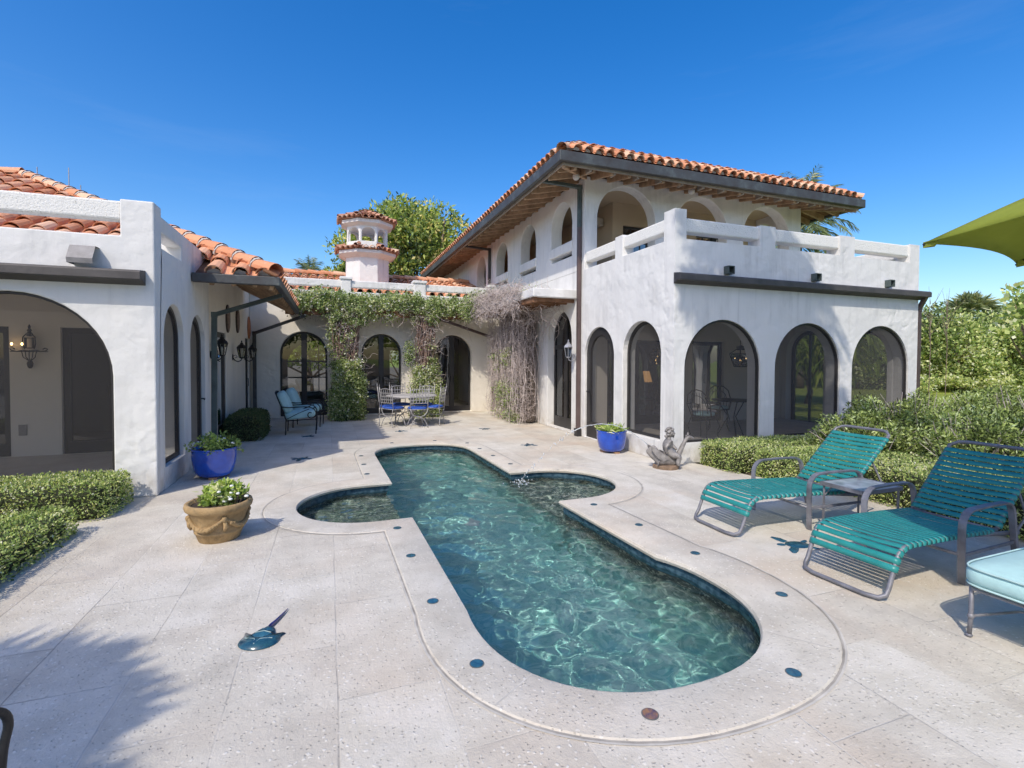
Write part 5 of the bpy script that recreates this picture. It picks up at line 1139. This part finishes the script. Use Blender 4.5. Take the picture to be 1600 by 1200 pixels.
def hedge(name, label, x0, x1, y0, y1, h, n, mat=None, ls=.034, rnd=.10, group=None, cat='hedge', rot=0., z0=0., ragged=.013, parts=True):
    cx, cy = (x0+x1)/2, (y0+y1)/2; a, b = (x1-x0)/2, (y1-y0)/2
    th = thing(name, label, cat, (cx, cy, z0), rot, group)
    A = np.array([4*a*b, 2*2*a*h, 2*2*b*h]); A = A/A.sum(); k = rng.choice(3, n, p=A)
    P = np.stack([rng.uniform(-a, a, n), rng.uniform(-b, b, n), rng.uniform(.0, h, n)], -1); Nn = np.zeros((n, 3)); sg = np.where(rng.random(n) < .5, -1, 1)
    P[k==0, 2] = h; Nn[k==0, 2] = 1
    P[k==1, 1] = (sg*b)[k==1]; Nn[k==1, 1] = sg[k==1]; P[k==2, 0] = (sg*a)[k==2]; Nn[k==2, 0] = sg[k==2]
    # round the box off and roughen it
    e = np.maximum(np.abs(P/np.array([a, b, 1]))[:, :2], 0); top = np.clip((P[:, 2]-(h-rnd))/rnd, 0, 1)
    ed = np.stack([np.clip((np.abs(P[:, 0])-(a-rnd))/rnd, 0, 1), np.clip((np.abs(P[:, 1])-(b-rnd))/rnd, 0, 1), top], -1)
    s_ = np.linalg.norm(ed, axis=1); f = np.where(s_ > 1, 1/np.maximum(s_, 1e-6), 1)
    P[:, 0] = np.sign(P[:, 0])*np.where(ed[:, 0] > 0, (a-rnd)+rnd*ed[:, 0]*f, np.abs(P[:, 0])); P[:, 1] = np.sign(P[:, 1])*np.where(ed[:, 1] > 0, (b-rnd)+rnd*ed[:, 1]*f, np.abs(P[:, 1])); P[:, 2] = np.where(top > 0, (h-rnd)+rnd*top*f, P[:, 2])
    P += Nn*(smooth_noise(P, 9, 1)*.03+smooth_noise(P, 30, 2)*.015)[:, None]+rng.normal(size=(n, 3))*ragged
    Nn = unit(Nn+np.sign(P)*ed*.8); P[:, 2] = np.maximum(P[:, 2], .01)
    D = unit(Nn*.6+rng.normal(size=(n, 3))*.75+np.array([0, 0, .25]))
    var = .5+.28*smooth_noise(P, 6, 3)+rng.normal(size=n)*.3
    L = Leaves(); L.add(P, D, rng.uniform(.65, 1.3, n)*ls, .55, var); L.build('foliage', mat or L_HEDGE, th)
    cb = MB(); q = .05; cb.box((-a+q, -b+q, 0), (a-q, b-q, h-q)); cb.build('core', CORE, th, bevel=min(rnd, .06)); return th  # dark block under the leaves stands in for the hedge's inner shade
hedge('hedge', 'low clipped hedge in front of the left porch arch, against the pavilion', -6.5, -2.19, 6.22, 7.0, .37, 28000, group='low clipped hedges', ls=.027)
hedge('hedge', 'low clipped hedge at the left edge nearest the viewer, beside the deck', -5.5, -2.27, 2.2, 5.86, .255, 54000, group='low clipped hedges', ls=.027)
hedge('hedge', 'low clipped hedge under the sunroom front arches, next to the statue', 5.62, 8.8, 5.62, 6.42, .38, 21000, group='low clipped hedges', ls=.027, rot=R_(-3))
hedge('hedge', 'low clipped hedge behind the far lounger, in front of the sunroom hedge', 5.80, 7.2, 4.72, 5.55, .38, 15000, group='low clipped hedges', ls=.028)
hedge('hedge', 'low clipped hedge right of the far lounger back, behind the side table', 6.05, 7.3, 2.0, 4.6, .42, 20000, group='low clipped hedges', ls=.028)
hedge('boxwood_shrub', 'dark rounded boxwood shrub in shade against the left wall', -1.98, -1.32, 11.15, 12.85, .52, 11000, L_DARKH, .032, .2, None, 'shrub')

def clumps(L, C, R, n, ls, asp=.5, base=.45, up_=.3, droop=0., shell=.55, spread=.22):
    """leaf clumps: centres C (k,3), radii R (k,3)"""
    for c, r in zip(C, R):
        d_ = rdir(n); q = (shell+(1-shell)*rng.random((n, 1))); P = c+d_*r*q; D = unit(d_*.7+rng.normal(size=(n, 3))*.7+np.array([0, 0, up_]))
        L.add(P, D, rng.uniform(.6, 1.3, n)*ls, asp, base+rng.normal()*spread*.8+rng.normal(size=n)*spread*1.4, droop)
def crown_centres(c, r, k, inner=.35, low=-.35):
    d_ = rdir(k); d_[:, 2] = np.where(d_[:, 2] < low, -d_[:, 2], d_[:, 2]); return np.asarray(c)+d_*np.asarray(r)*(inner+(1-inner)*rng.random((k, 1))**.6)
def tree(name, label, x, y, c, r, k, n, ls, mat, trunk=.18, cat='tree', group=None, asp=.5, clr=(.16,.26), base=.45, droop=0., spread=.22, limbs=9, z0=0, low=-.35):
    th = thing(name, label, cat, (x, y, z0), 0, group); C = crown_centres(c, r, k, .35, low); C[:, 2] = np.maximum(C[:, 2], .3 if low < -.5 else -9); m_ = min(r); R = np.stack([rng.uniform(*clr, size=k)*m_*1.25, rng.uniform(*clr, size=k)*m_*1.25, rng.uniform(*clr, size=k)*m_], -1)*1.6
    L = Leaves(); clumps(L, C, R, n, ls, asp, base, droop=droop, spread=spread); L.build('crown', mat, th)
    t_ = MB(); top = np.array(c)*np.array([.6,.6,.8]); fork = top*.55+np.array([0,0,.0])
    t_.tube([(0,0,-.05),tuple(fork*.5+rng.normal(size=3)*.05),tuple(fork)], [trunk*1.2,trunk,trunk*.85], 8)
    for i in range(min(limbs, k)):
        e = C[i]; m_ = (fork+e)/2+rng.normal(size=3)*.12*min(r); t_.tube([tuple(fork), tuple(m_), tuple(e)], [trunk*.6, trunk*.38, trunk*.12], 6)
    t_.build('trunk', BARK, th, smooth=True); return th
# big tree behind the chimney, made of leaf clusters
tree('broad_tree', 'large spreading leafy tree rising behind the chimney and main roof', 4.2, 27.5, (0,0,6.7), (3.9,3.2,3.3), 150, 150, .25, L_TREE, .3, clr=(.09,.16), asp=.42, base=.55, limbs=16)
tree('broad_tree', 'smaller leafy tree showing left of the chimney behind the tiled roof', 1.0, 29, (0,0,5.4), (1.3,1.2,1.3), 22, 90, .26, L_TREE, .14, clr=(.18,.3))
def palm(name, label, base, top, nf, fl, mat, leaf=.55, cat='palm tree', rad=.16, seed=1, hang=.9, group=None, la=.075):
    r = np.random.default_rng(seed); th = thing(name, label, cat, base, 0, group); T = np.array(top)-np.array(base)
    tk = MB(); pts = [tuple(T*u+np.array([0,0,0])*u) for u in np.linspace(0, 1, 9)]; pts = [(p[0]*u**.4, p[1]*u**.4, p[2]) for p, u in zip(pts, np.linspace(.0001, 1, 9))]; tk.tube(pts, [rad*1.3]+[rad]*7+[rad*.9], 10); tk.build('trunk', BARK, th, smooth=True)
    L = Leaves(); rc = MB()
    for i in range(nf):
        az = i*2.39996+r.normal()*.15; el = R_(82-125*(i/nf)**1.0*hang+r.normal()*5); d0 = np.array([math.cos(az)*math.cos(el), math.sin(az)*math.cos(el), math.sin(el)])
        p = T.copy(); d_ = d0.copy(); pts = [p.copy()]; m_ = 14; st_ = fl/m_
        for k in range(m_): d_ = unit(d_+np.array([0,0,-.085])*(.4+k/m_*1.6)); p = p+d_*st_; pts.append(p.copy())
        pts = np.array(pts); rc.tube([tuple(q) for q in pts], list(np.linspace(.022, .004, m_+1)), 4)
        q = np.repeat(np.arange(2, m_), 3)+np.tile([0,.33,.66], m_-2); q = q[q < m_]; i0 = q.astype(int); PP = pts[i0]+(pts[i0+1]-pts[i0])*(q-i0)[:, None]; TT = unit(pts[i0+1]-pts[i0]); side = unit(np.cross(TT, np.array([0,0,1.]))); ll = leaf*np.sin(np.pi*np.clip(q/m_*.9+.08, 0, 1))**.6
        for s_ in (-1, 1): L.add(PP, unit(side*s_*.8+TT*.62+np.array([0,0,-.18])+r.normal(size=PP.shape)*.08), ll*(.85+.3*r.random(len(ll))), la, .4+.25*r.normal()+.15*r.normal(size=len(PP)), .18)
    L.build('frond', mat, th); rc.build('frond_stem', mat, th, fixn=False); return th
def fan_palm(name, label, base, hgt, nf, rf, mat, seed=2, group=None, hang=1.15, la=.13):
    r = np.random.default_rng(seed); th = thing(name, label, 'palm tree', base, 0, group); tk = MB(); tk.tube([(0,0,0),(.05,0,hgt*.5),(0,0,hgt)], [.2,.17,.18], 10); tk.build('trunk', BARK, th, smooth=True); L = Leaves(); rc = MB()
    for i in range(nf):
        az = i*2.39996; el = R_(80-140*(i/nf)*hang+r.normal()*8); d_ = np.array([math.cos(az)*math.cos(el), math.sin(az)*math.cos(el), math.sin(el)]); h_ = np.array([0,0,hgt])+d_*rf*.5
        rc.tube([(0,0,hgt), tuple(h_)], .012, 4); side = unit(np.cross(d_, [0,0,1.])); up_ = np.cross(side, d_); a = np.linspace(-1.9, 1.9, 26); D = np.cos(a)[:, None]*d_+np.sin(a)[:, None]*side+.25*up_+np.array([0,0,-.12])
        L.add(np.repeat(h_[None], 26, 0), D, rf*.55*(.8+.3*r.random(26)), la, .45+.25*r.normal()-(.0)+.12*r.normal(size=26), .28)
    L.build('frond', mat, th); rc.build('frond_stem', mat, th, fixn=False); return th
palm('coconut_palm', 'feathery palm whose fronds show above and below the right end of the main roof', (26.9, 22.3, 0), (26.5, 22.3, 9.9), 40, 3.4, L_PALM, 1.0, rad=.2, seed=4, hang=1.05)
palm('coconut_palm', 'distant palm tip just above the back roof, left of the chimney', (-1.3, 34, 0), (-1.2, 34, 6.75), 30, 1.5, L_PALM, .55, seed=6)
def at(px, dp, z=0.):
    f2, r2 = Vector((math.sin(YAW), math.cos(YAW))), Vector((math.cos(YAW), -math.sin(YAW))); p = f2*dp+r2*dp*(px-800)/F_PX; return p.x, p.y
# coastal scrub wall on the right: one bush or small tree each
sc_ = [(1425,29,4.6,2.1,'dense green coastal bush just right of the sunroom corner downspout'),(1466,31,5.0,2.0,'coastal bush in front of the big fan palm'),(1504,28,4.1,2.0,'yellow green coastal bush below the big fan palm'),(1545,30,4.6,2.0,'coastal bush between the two fan palms'),(1582,28,4.2,1.9,'coastal bush near the right edge of the picture'),(1625,28,5.0,2.2,'tall coastal bush cut by the right edge of the picture'),(1390,33,4.8,2.4,'coastal bush seen through the third sunroom arch, left part'),(1340,30,4.4,2.3,'coastal bush seen through the third sunroom arch, right of the second'),(1290,34,4.8,2.4,'coastal bush far behind the sunroom, seen through its arches'),(1680,27,4.6,2.4,'coastal bush outside the right edge')]
for i, (px, dp, hh, rr_, lb) in enumerate(sc_):
    x, y = at(px, dp); tree('coastal_bush', lb, x, y, (0,0,hh*.45), (rr_*1.05,rr_*.9,hh*.55), 120, 80, .19, L_SCRUB, .08, 'bush', 'coastal scrub beyond the lawn', low=-.95, clr=(.11,.19), base=.42+.12*((i*37)%5-2)/2, spread=.2, limbs=12)
for i, (px, dp, lb) in enumerate(((1440,26.5,'low bright shrub at the foot of the scrub by the downspout'),(1500,26.5,'low bright shrub at the foot of the scrub under the fan palm'),(1560,26,'low bright shrub at the foot of the scrub near right edge'))):
    x, y = at(px, dp); tree('low_shrub', lb, x, y, (0,0,.35), (1.1,.8,.5), 22, 60, .15, L_SCRUB, .04, 'shrub', 'low shrubs at the foot of the scrub', clr=(.2,.35), base=.72)
x, y = at(1512, 33.5); fan_palm('fan_palm', 'shaggy fan palm crown standing above the scrub right of the house', (x, y, 0), 4.5, 44, 2.2, L_PALM, 2, 'fan palms above the scrub')
x, y = at(1562, 38); fan_palm('fan_palm', 'smaller farther fan palm near the right edge', (x, y, 0), 4.3, 34, 1.9, L_PALM, 3, 'fan palms above the scrub')
x, y = at(1640, 17); th = tree('sea_grape_tree', 'open branched tree with round leaves reaching in at right edge', x, y, (-.5,0,3.0), (1.7,1.3,1.3), 26, 40, .17, L_SCRUB, .10, clr=(.10,.2), asp=.8, base=.6, limbs=20)
for i, (px, dp, lb) in enumerate(((1452,24,'bare twiggy sapling against the sky by the sunroom corner'),(1478,24.5,'second bare twiggy sapling left of the fan palm'))):
    x, y = at(px, dp); th = thing('bare_sapling', lb, 'sapling', (x, y, 0), 0, 'bare saplings'); mb = MB(); random.seed(20+i); mb.tube([(0,0,0),(.05,0,2.5),(.0,.05,4.6)], [.02,.016,.006], 5)
    for k in range(14): z = 2.6+k*.14; a = random.uniform(0, 6.28); l_ = random.uniform(.3,.8); mb.tube([(.02,.02,z),(l_*.5*math.cos(a),l_*.5*math.sin(a),z+.35),(l_*math.cos(a),l_*math.sin(a),z+.9)], [.014,.009,.004], 4)
    mb.build('branch', BARK, th)
# loose shrubs right of the sunroom
def loose(label, x, y, rx, ry, h, seed):
    global rng; rng = np.random.default_rng(seed); random.seed(seed)
    th = thing('loose_shrub', label, 'shrub', (x, y, 0), 0, 'loose shrubs right of the sunroom'); k = 70; C = crown_centres((0,0,h*.42), (rx*.9, ry*.9, h*.55), k, .4); C[:, 2] = np.maximum(C[:, 2], .06); L = Leaves(); clumps(L, C, np.full((k, 3), .16), 150, .062, .33, .42, spread=.24); L.build('foliage', L_LOOSE, th)
    tw = MB()
    for i in range(90):
        a = random.uniform(0, 6.28); q = random.uniform(.2, 1.); e = (rx*q*math.cos(a), ry*q*math.sin(a), h*random.uniform(.7, 1.08)*(1-.35*q*q)); s_ = (e[0]*.35, e[1]*.35, .02)
        m_ = ((s_[0]+e[0])/2+random.uniform(-.1,.1), (s_[1]+e[1])/2+random.uniform(-.1,.1), e[2]*.6); tw.tube([s_, m_, e], [.009,.007,.003], 4)
    tw.build('twig', TWIG, th); cb = MB(); cb.ball((0,0,h*.3), (rx*.6, ry*.6, h*.32), 14); cb.build('core', CORE, th, smooth=True); return th  # near-black ball paints the shade in the middle of the shrub
loose('loose twiggy shrub against the third sunroom arch', 8.9, 5.35, 1.35, .95, 1.16, 31)
loose('loose twiggy shrub behind the near lounger back, left one', 8.2, 4.0, 1.2, .9, .97, 32)
loose('loose twiggy shrub at the right edge behind the near lounger', 9.6, 3.6, 1.6, 1.2, 1.26, 33)
loose('loose twiggy shrub farthest right, mostly past the sunroom corner', 11.4, 5.1, 1.5, 1.2, 1.2, 34)
loose('loose twiggy shrub between the sunroom corner and the right edge', 10.3, 4.7, 1.4, 1.1, 1.24, 36)
loose('loose twiggy shrub under the third arch, nearest the low sunroom hedge', 7.75, 5.3, .9, .8, .82, 37)
loose('loose twiggy shrub low at the right edge above the shaded lounger', 8.4, 2.4, 1.2, .9, .80, 35)
# garden seen through the house and the sunroom
mx_, my_ = at(1262, 19.5); tree('mango_tree', 'bright drooping leaved tree seen through the second sunroom arch', mx_, my_, (0,0,2.1), (2.1,2.1,1.9), 60, 60, .55, L_BRIGHT, .1, asp=.2, droop=.8, clr=(.14,.24))
tree('garden_bush', 'sunny green bush beyond the rear window of the left glass door', -.8, 25.6, (0,0,1.7), (2.4,1.2,1.9), 60, 90, .22, L_BRIGHT, .08, 'bush', clr=(.14,.24))
tree('garden_bush', 'sunny green bush behind the back rooms, seen through the middle door', 3.4, 26.0, (0,0,1.6), (2.2,1.2,1.8), 40, 80, .24, L_BRIGHT, .08, 'bush', clr=(.14,.24))

# ---- vines on the house
rng = np.random.default_rng(11); random.seed(11)
def vine_leaves(L, P, n, ls, sp, base=.5, out=(0,-.6,.25)):
    for p in P:
        q = p+rng.normal(size=(n, 3))*sp; L.add(q, rng.normal(size=(n, 3))*.8+np.array(out), rng.uniform(.6, 1.3, n)*ls, .62, base-.04+rng.normal()*.16+rng.normal(size=n)*.3)
def twigs(mb, starts, length, step, grav, jit, r0=.006, lim=None):
    for s_ in starts:
        p = Vector(s_); d_ = Vector((random.gauss(0,1), random.gauss(0,1), random.gauss(0,.6))).normalized(); pts = [p.copy()]
        for k in range(int(length*random.uniform(.5,1.2)/step)):
            d_ = (d_+Vector((random.gauss(0,jit), random.gauss(0,jit), random.gauss(0,jit)+grav))).normalized(); p = p+d_*step
            if lim: p.x = min(max(p.x, lim[0]), lim[1]); p.y = min(max(p.y, lim[2]), lim[3]); p.z = max(p.z, .01)
            pts.append(p.copy())
        if len(pts) > 1: mb.tube(pts, [r0*random.uniform(.6,1.3)*(1-.6*i/len(pts)) for i in range(len(pts))], 4, False)
vb = thing('ivy_canopy', 'green ivy trained along the beam over the back wall doors', 'climbing vine', (1.4, 14.5, 0))
k = 430; cx = rng.uniform(-2.45, 2.55, k); C = np.stack([cx, rng.uniform(-.34, .45, k), 3.22+rng.uniform(-.20, .22, k)+.06*np.sin(cx*3)], -1); C[:, 2] -= np.where(rng.random(k) < .12, .22, 0)
L = Leaves(); vine_leaves(L, C, 75, .062, .075, .55); L.build('foliage', L_VINE, vb)
tw = MB(); twigs(tw, [(random.uniform(-2.4,2.6), random.uniform(-.3,.3), random.uniform(2.9,3.2)) for _ in range(170)], .8, .09, -.05, .35, .006); twigs(tw, [(random.uniform(-2.4,2.4), random.uniform(-.3,.4), 3.42) for _ in range(40)], .3, .06, .25, .2, .004); tw.build('stem', TWIG, vb)
vb = thing('ivy_canopy', 'mixed green and bare ivy over the canopy in the right back corner', 'climbing vine', (4.4, 13.0, 0))
L = Leaves(); k = 120; C = np.stack([rng.uniform(-.55, .5, k), rng.uniform(.5, 1.9, k), 3.32+rng.uniform(-.12, .22, k)], -1); vine_leaves(L, C, 65, .060, .075, .5, (-.5,-.4,.3)); C = np.stack([rng.uniform(-.3, .6, 40), rng.uniform(-1.9, .5, 40), np.full(40, 3.30)], -1); vine_leaves(L, C, 30, .045, .07, .45); 
C = np.stack([rng.uniform(-.75, -.45, 40), rng.uniform(.6, 1.7, 40), rng.uniform(2.9, 3.3, 40)], -1); vine_leaves(L, C, 60, .06, .08, .5, (-.5,-.4,.3)); L.build('foliage', L_VINE, vb)
tw = MB(); twigs(tw, [(random.uniform(-.55,-.2), random.uniform(-2.5,1.6), random.uniform(2.85,3.4)) for _ in range(1000)], .5, .06, -.03, .45, .006); twigs(tw, [(random.uniform(-.55,.3), random.uniform(-1.3,.9), random.uniform(3.22,3.4)) for _ in range(520)], .55, .06, -.02, .45, .006); twigs(tw, [(random.uniform(-.5,.3), random.uniform(-3.0,-1.2), 3.25) for _ in range(60)], .5, .07, -.02, .4, .005); tw.build('stem', TWIG, vb)
def ivy_column(label, x, y, leaf_boxes, trunk, n, seed):
    global rng; rng = np.random.default_rng(seed); random.seed(seed); th = thing('ivy_column', label, 'climbing vine', (x, y, 0), 0, 'ivy columns on the back wall posts'); L = Leaves()
    for (x0,x1,y0,y1,z0,z1,kk,b) in leaf_boxes:
        C = np.stack([rng.uniform(x0, x1, kk), rng.uniform(y0, y1, kk), rng.uniform(z0, z1, kk)], -1); vine_leaves(L, C, n, .058, .07, b)
    L.build('foliage', L_VINE, th); tw = MB(); x0, x1, z0, z1 = trunk
    for i in range(46):
        a = random.uniform(x0, x1); pts = []
        for z in np.linspace(max(0, z0-.9), z1, 9): pts.append((a+.06*math.sin(z*3+i)+random.uniform(-.03,.03)+(.16*max(0, z-2.4)*random.choice((-1,1,1.5))), random.uniform(-.16,.10), z))
        tw.tube(pts, random.uniform(.008,.028), 5, False)
    tw.build('trunk', m_simple('ivy_trunk_bark', (.19,.125,.10), .9, 0, .35, 7., .006, 30), th, smooth=True)
    tw = MB(); twigs(tw, [(random.uniform(x0-.1,x1+.1), random.uniform(-.2,0), random.uniform(z0,z1)) for _ in range(160)], .6, .07, .02, .35, .005); tw.build('stem', TWIG, th); return th
ivy_column('thick ivy column left of the middle glass door, leafy to the ground', .42, 14.38, [(-.34,.40,-.40,.2,.02,.85,260,.5),(-.28,.42,-.36,.2,.7,1.25,150,.6),(-.25,.32,-.3,.1,1.2,1.6,60,.6),(-.42,-.2,-.22,.1,1.5,2.6,16,.4),(-.15,.30,-.22,0.,1.6,2.8,8,.55),(-.4,.5,-.25,.1,2.65,2.95,26,.55)], (-.32,.34,1.1,2.95), 75, 21)
ivy_column('thinner ivy column behind the dining set, bare woody stems above', 2.60, 14.42, [(-.42,.42,-.3,.15,.05,.95,120,.6),(-.30,.36,-.28,.12,.9,1.45,65,.66),(-.5,-.3,-.2,.1,1.5,2.1,12,.4),(-.2,.3,-.2,0,1.5,2.7,6,.6),(-.4,.4,-.25,.1,2.7,2.95,16,.55)], (-.24,.22,1.0,2.95), 55, 22)
rng = np.random.default_rng(23); random.seed(23)
dv = thing('dead_vine', 'dried grey brown vine curtain hanging to the ground beside tall arched door', 'climbing vine', (4.8, 12.9, 0))
tw = MB()
for i in range(210):
    y = random.uniform(-1.25, 1.45); x = random.uniform(-.32, .22)-.1*math.cos(y); z = random.uniform(1.6, 3.15); pts = []; yy = y
    nseg = 16; zz_ = np.linspace(z, max(.03, z-random.uniform(1.0, 3.)), nseg)
    for q in zz_: yy += random.gauss(0, .042); x += random.gauss(0, .02); pts.append((min(max(x, -.42), .30), yy*(1-.08*(1-q/3)), q))
    tw.tube(pts, random.uniform(.003, .009), 4, False)
twigs(tw, [(random.uniform(-.38,.15), random.uniform(-1.2,1.35), random.uniform(.1,3.1)) for _ in range(3400)], .36, .05, -.03, .55, .0042, (-.5,.30,-1.4,1.55))
twigs(tw, [(random.uniform(-.3,.2), random.uniform(-2.6,-1.2), random.uniform(2.5,3.0)) for _ in range(70)], .9, .07, -.06, .3, .006, (-.5,.32,-3.,1.5))
tw.build('stem', TWIG, dv)
L = Leaves(); C = np.concatenate([np.stack([rng.uniform(-.42,-.2,60), rng.uniform(-.9,.5,60), rng.uniform(.1,1.1,60)], -1), np.stack([rng.uniform(-.42,-.25,14), rng.uniform(-.5,-.2,14), rng.uniform(1.5,1.95,14)], -1), np.stack([rng.uniform(-.42,-.25,10), rng.uniform(.4,.7,10), rng.uniform(1.4,1.8,10)], -1)]); vine_leaves(L, C, 30, .05, .07, .5, (-.7,-.3,.1)); L.build('foliage', L_VINE, dv)
bk = MB(); bk.box((-.02,-.95,.0), (.30,1.15,2.9)); bk.build('dark_backing', m_simple('dark_vine_backing', (.15,.12,.10), .95, 0, .5, 22., .03, 45), dv, bevel=.12)  # dark backing block puts shaded depth behind the twigs

# ---- pot plants
def pot_plant(name, label, x, y, z, r, h, n, ls, mat, asp=.4, flowers=0, base=.5, seed=1, spiky=False):
    g_ = np.random.default_rng(seed); th = thing(name, label, 'potted plant', (x, y, z)); L = Leaves()
    if spiky:
        d_ = unit(np.stack([g_.normal(size=n), g_.normal(size=n), np.abs(g_.normal(size=n))*.9+.1], -1)); L.add(np.stack([g_.normal(size=n)*r*.35, g_.normal(size=n)*r*.35, g_.uniform(0, h*.5, n)], -1), d_, g_.uniform(.6, 1.2, n)*ls, asp, base+g_.normal(size=n)*.22, .25)
    else:
        k = n//30
        for i in range(k):
            a, q = g_.uniform(0, 6.28), math.sqrt(g_.random()); c_ = np.array([r*q*math.cos(a), r*q*math.sin(a), h*(1-.6*q*q)*g_.uniform(.35, 1)]); L.add(c_+g_.normal(size=(30, 3))*r*.14, g_.normal(size=(30, 3))*.8+np.array([0,0,.5]), g_.uniform(.6, 1.3, 30)*ls, asp, base+g_.normal()*.15+g_.normal(size=30)*.15)
    L.build('foliage', mat, th); sm = MB(); random.seed(seed)
    for i in range(16): a = random.uniform(0, 6.28); q = r*random.uniform(.2,.85); sm.tube([(q*.4*math.cos(a), q*.4*math.sin(a), -.02), (q*math.cos(a), q*math.sin(a), h*random.uniform(.4,.8))], .004, 4)
    sm.build('stem', BARK, th)
    if flowers:
        fm = MB()
        for i in range(flowers):
            a, q = g_.uniform(0, 6.28), math.sqrt(g_.random())*r; c_ = (q*math.cos(a), q*math.sin(a), h*(1-.5*(q/r)**2)*g_.uniform(.75, 1.08)); fm.ball(c_, (g_.uniform(.014,.024),)*2+(.012,), 7)
        fm.build('flower', PETAL, th, smooth=True)
    return th
pot_plant('flowering_plant', 'white flowered bushy plant growing in the left blue pot', -1.53, 7.98, .39, .27, .18, 900, .055, L_POT, .5, 34, .35, 41)
pot_plant('succulent_plant', 'pale spiky greenery growing in the right blue pot', 4.80, 7.80, .37, .25, .12, 420, .17, L_POT, .13, 0, .62, 42, True)
pot_plant('leafy_plant', 'yellow green leafy plant in the middle of the garland planter', -.94, 5.28, .32, .15, .20, 900, .062, L_POT, .55, 10, .75, 43)
pot_plant('grey_herb', 'thin grey green herb at the left side of the garland planter', -1.09, 5.24, .32, .10, .11, 240, .03, L_LOOSE, .4, 0, .45, 44)
pot_plant('grey_herb', 'grey green herb with white flowers at the right side of the garland planter', -.83, 5.21, .32, .12, .13, 420, .034, L_LOOSE, .4, 9, .5, 45)

# ---- trees and palms around the viewer: they shade the terrace and stand in the glass reflections
fan_palm('fan_palm', 'fan palm behind the viewer whose fringed shadow falls on the lower left deck', (-5.16, -.72, 0), 4.5, 110, 1.5, L_PALM, 8, 'palms behind the viewer', .8, .24)
palm('leaning_palm', 'tall leaning palm behind the viewer shading the sunroom facade', (8.0, -4.2, 0), (2.7, 1.75, 9.5), 46, 1.75, L_PALM, .6, la=.2, hang=1.4, seed=9, group='palms behind the viewer')
rng = np.random.default_rng(50); bt = None
for i, (x, y, s_) in enumerate(((-13,-19,1.),(-6,-22,1.1),(1,-20,.95),(8,-23,1.1),(15,-18,1.),(22,-14,1.05),(-20,-13,1.1),(-24,-4,1.),(25,-4,.9))):
    lb = 'garden tree behind the viewer, '+('far left','left','just left of centre','centre right','right','far right by the lawn','farther left','left of the house','right of the lawn')[i]
    if i == 0: bt = tree('garden_tree', lb, x, y, (0,0,4.2), (3.4,3.2,3.0), 60, 70, .38, L_TREE, .22, group='garden trees behind the viewer', clr=(.14,.24))
    else: o = copy_tree(bt, None, (x, y, 0), i*1.3, lb, s_)
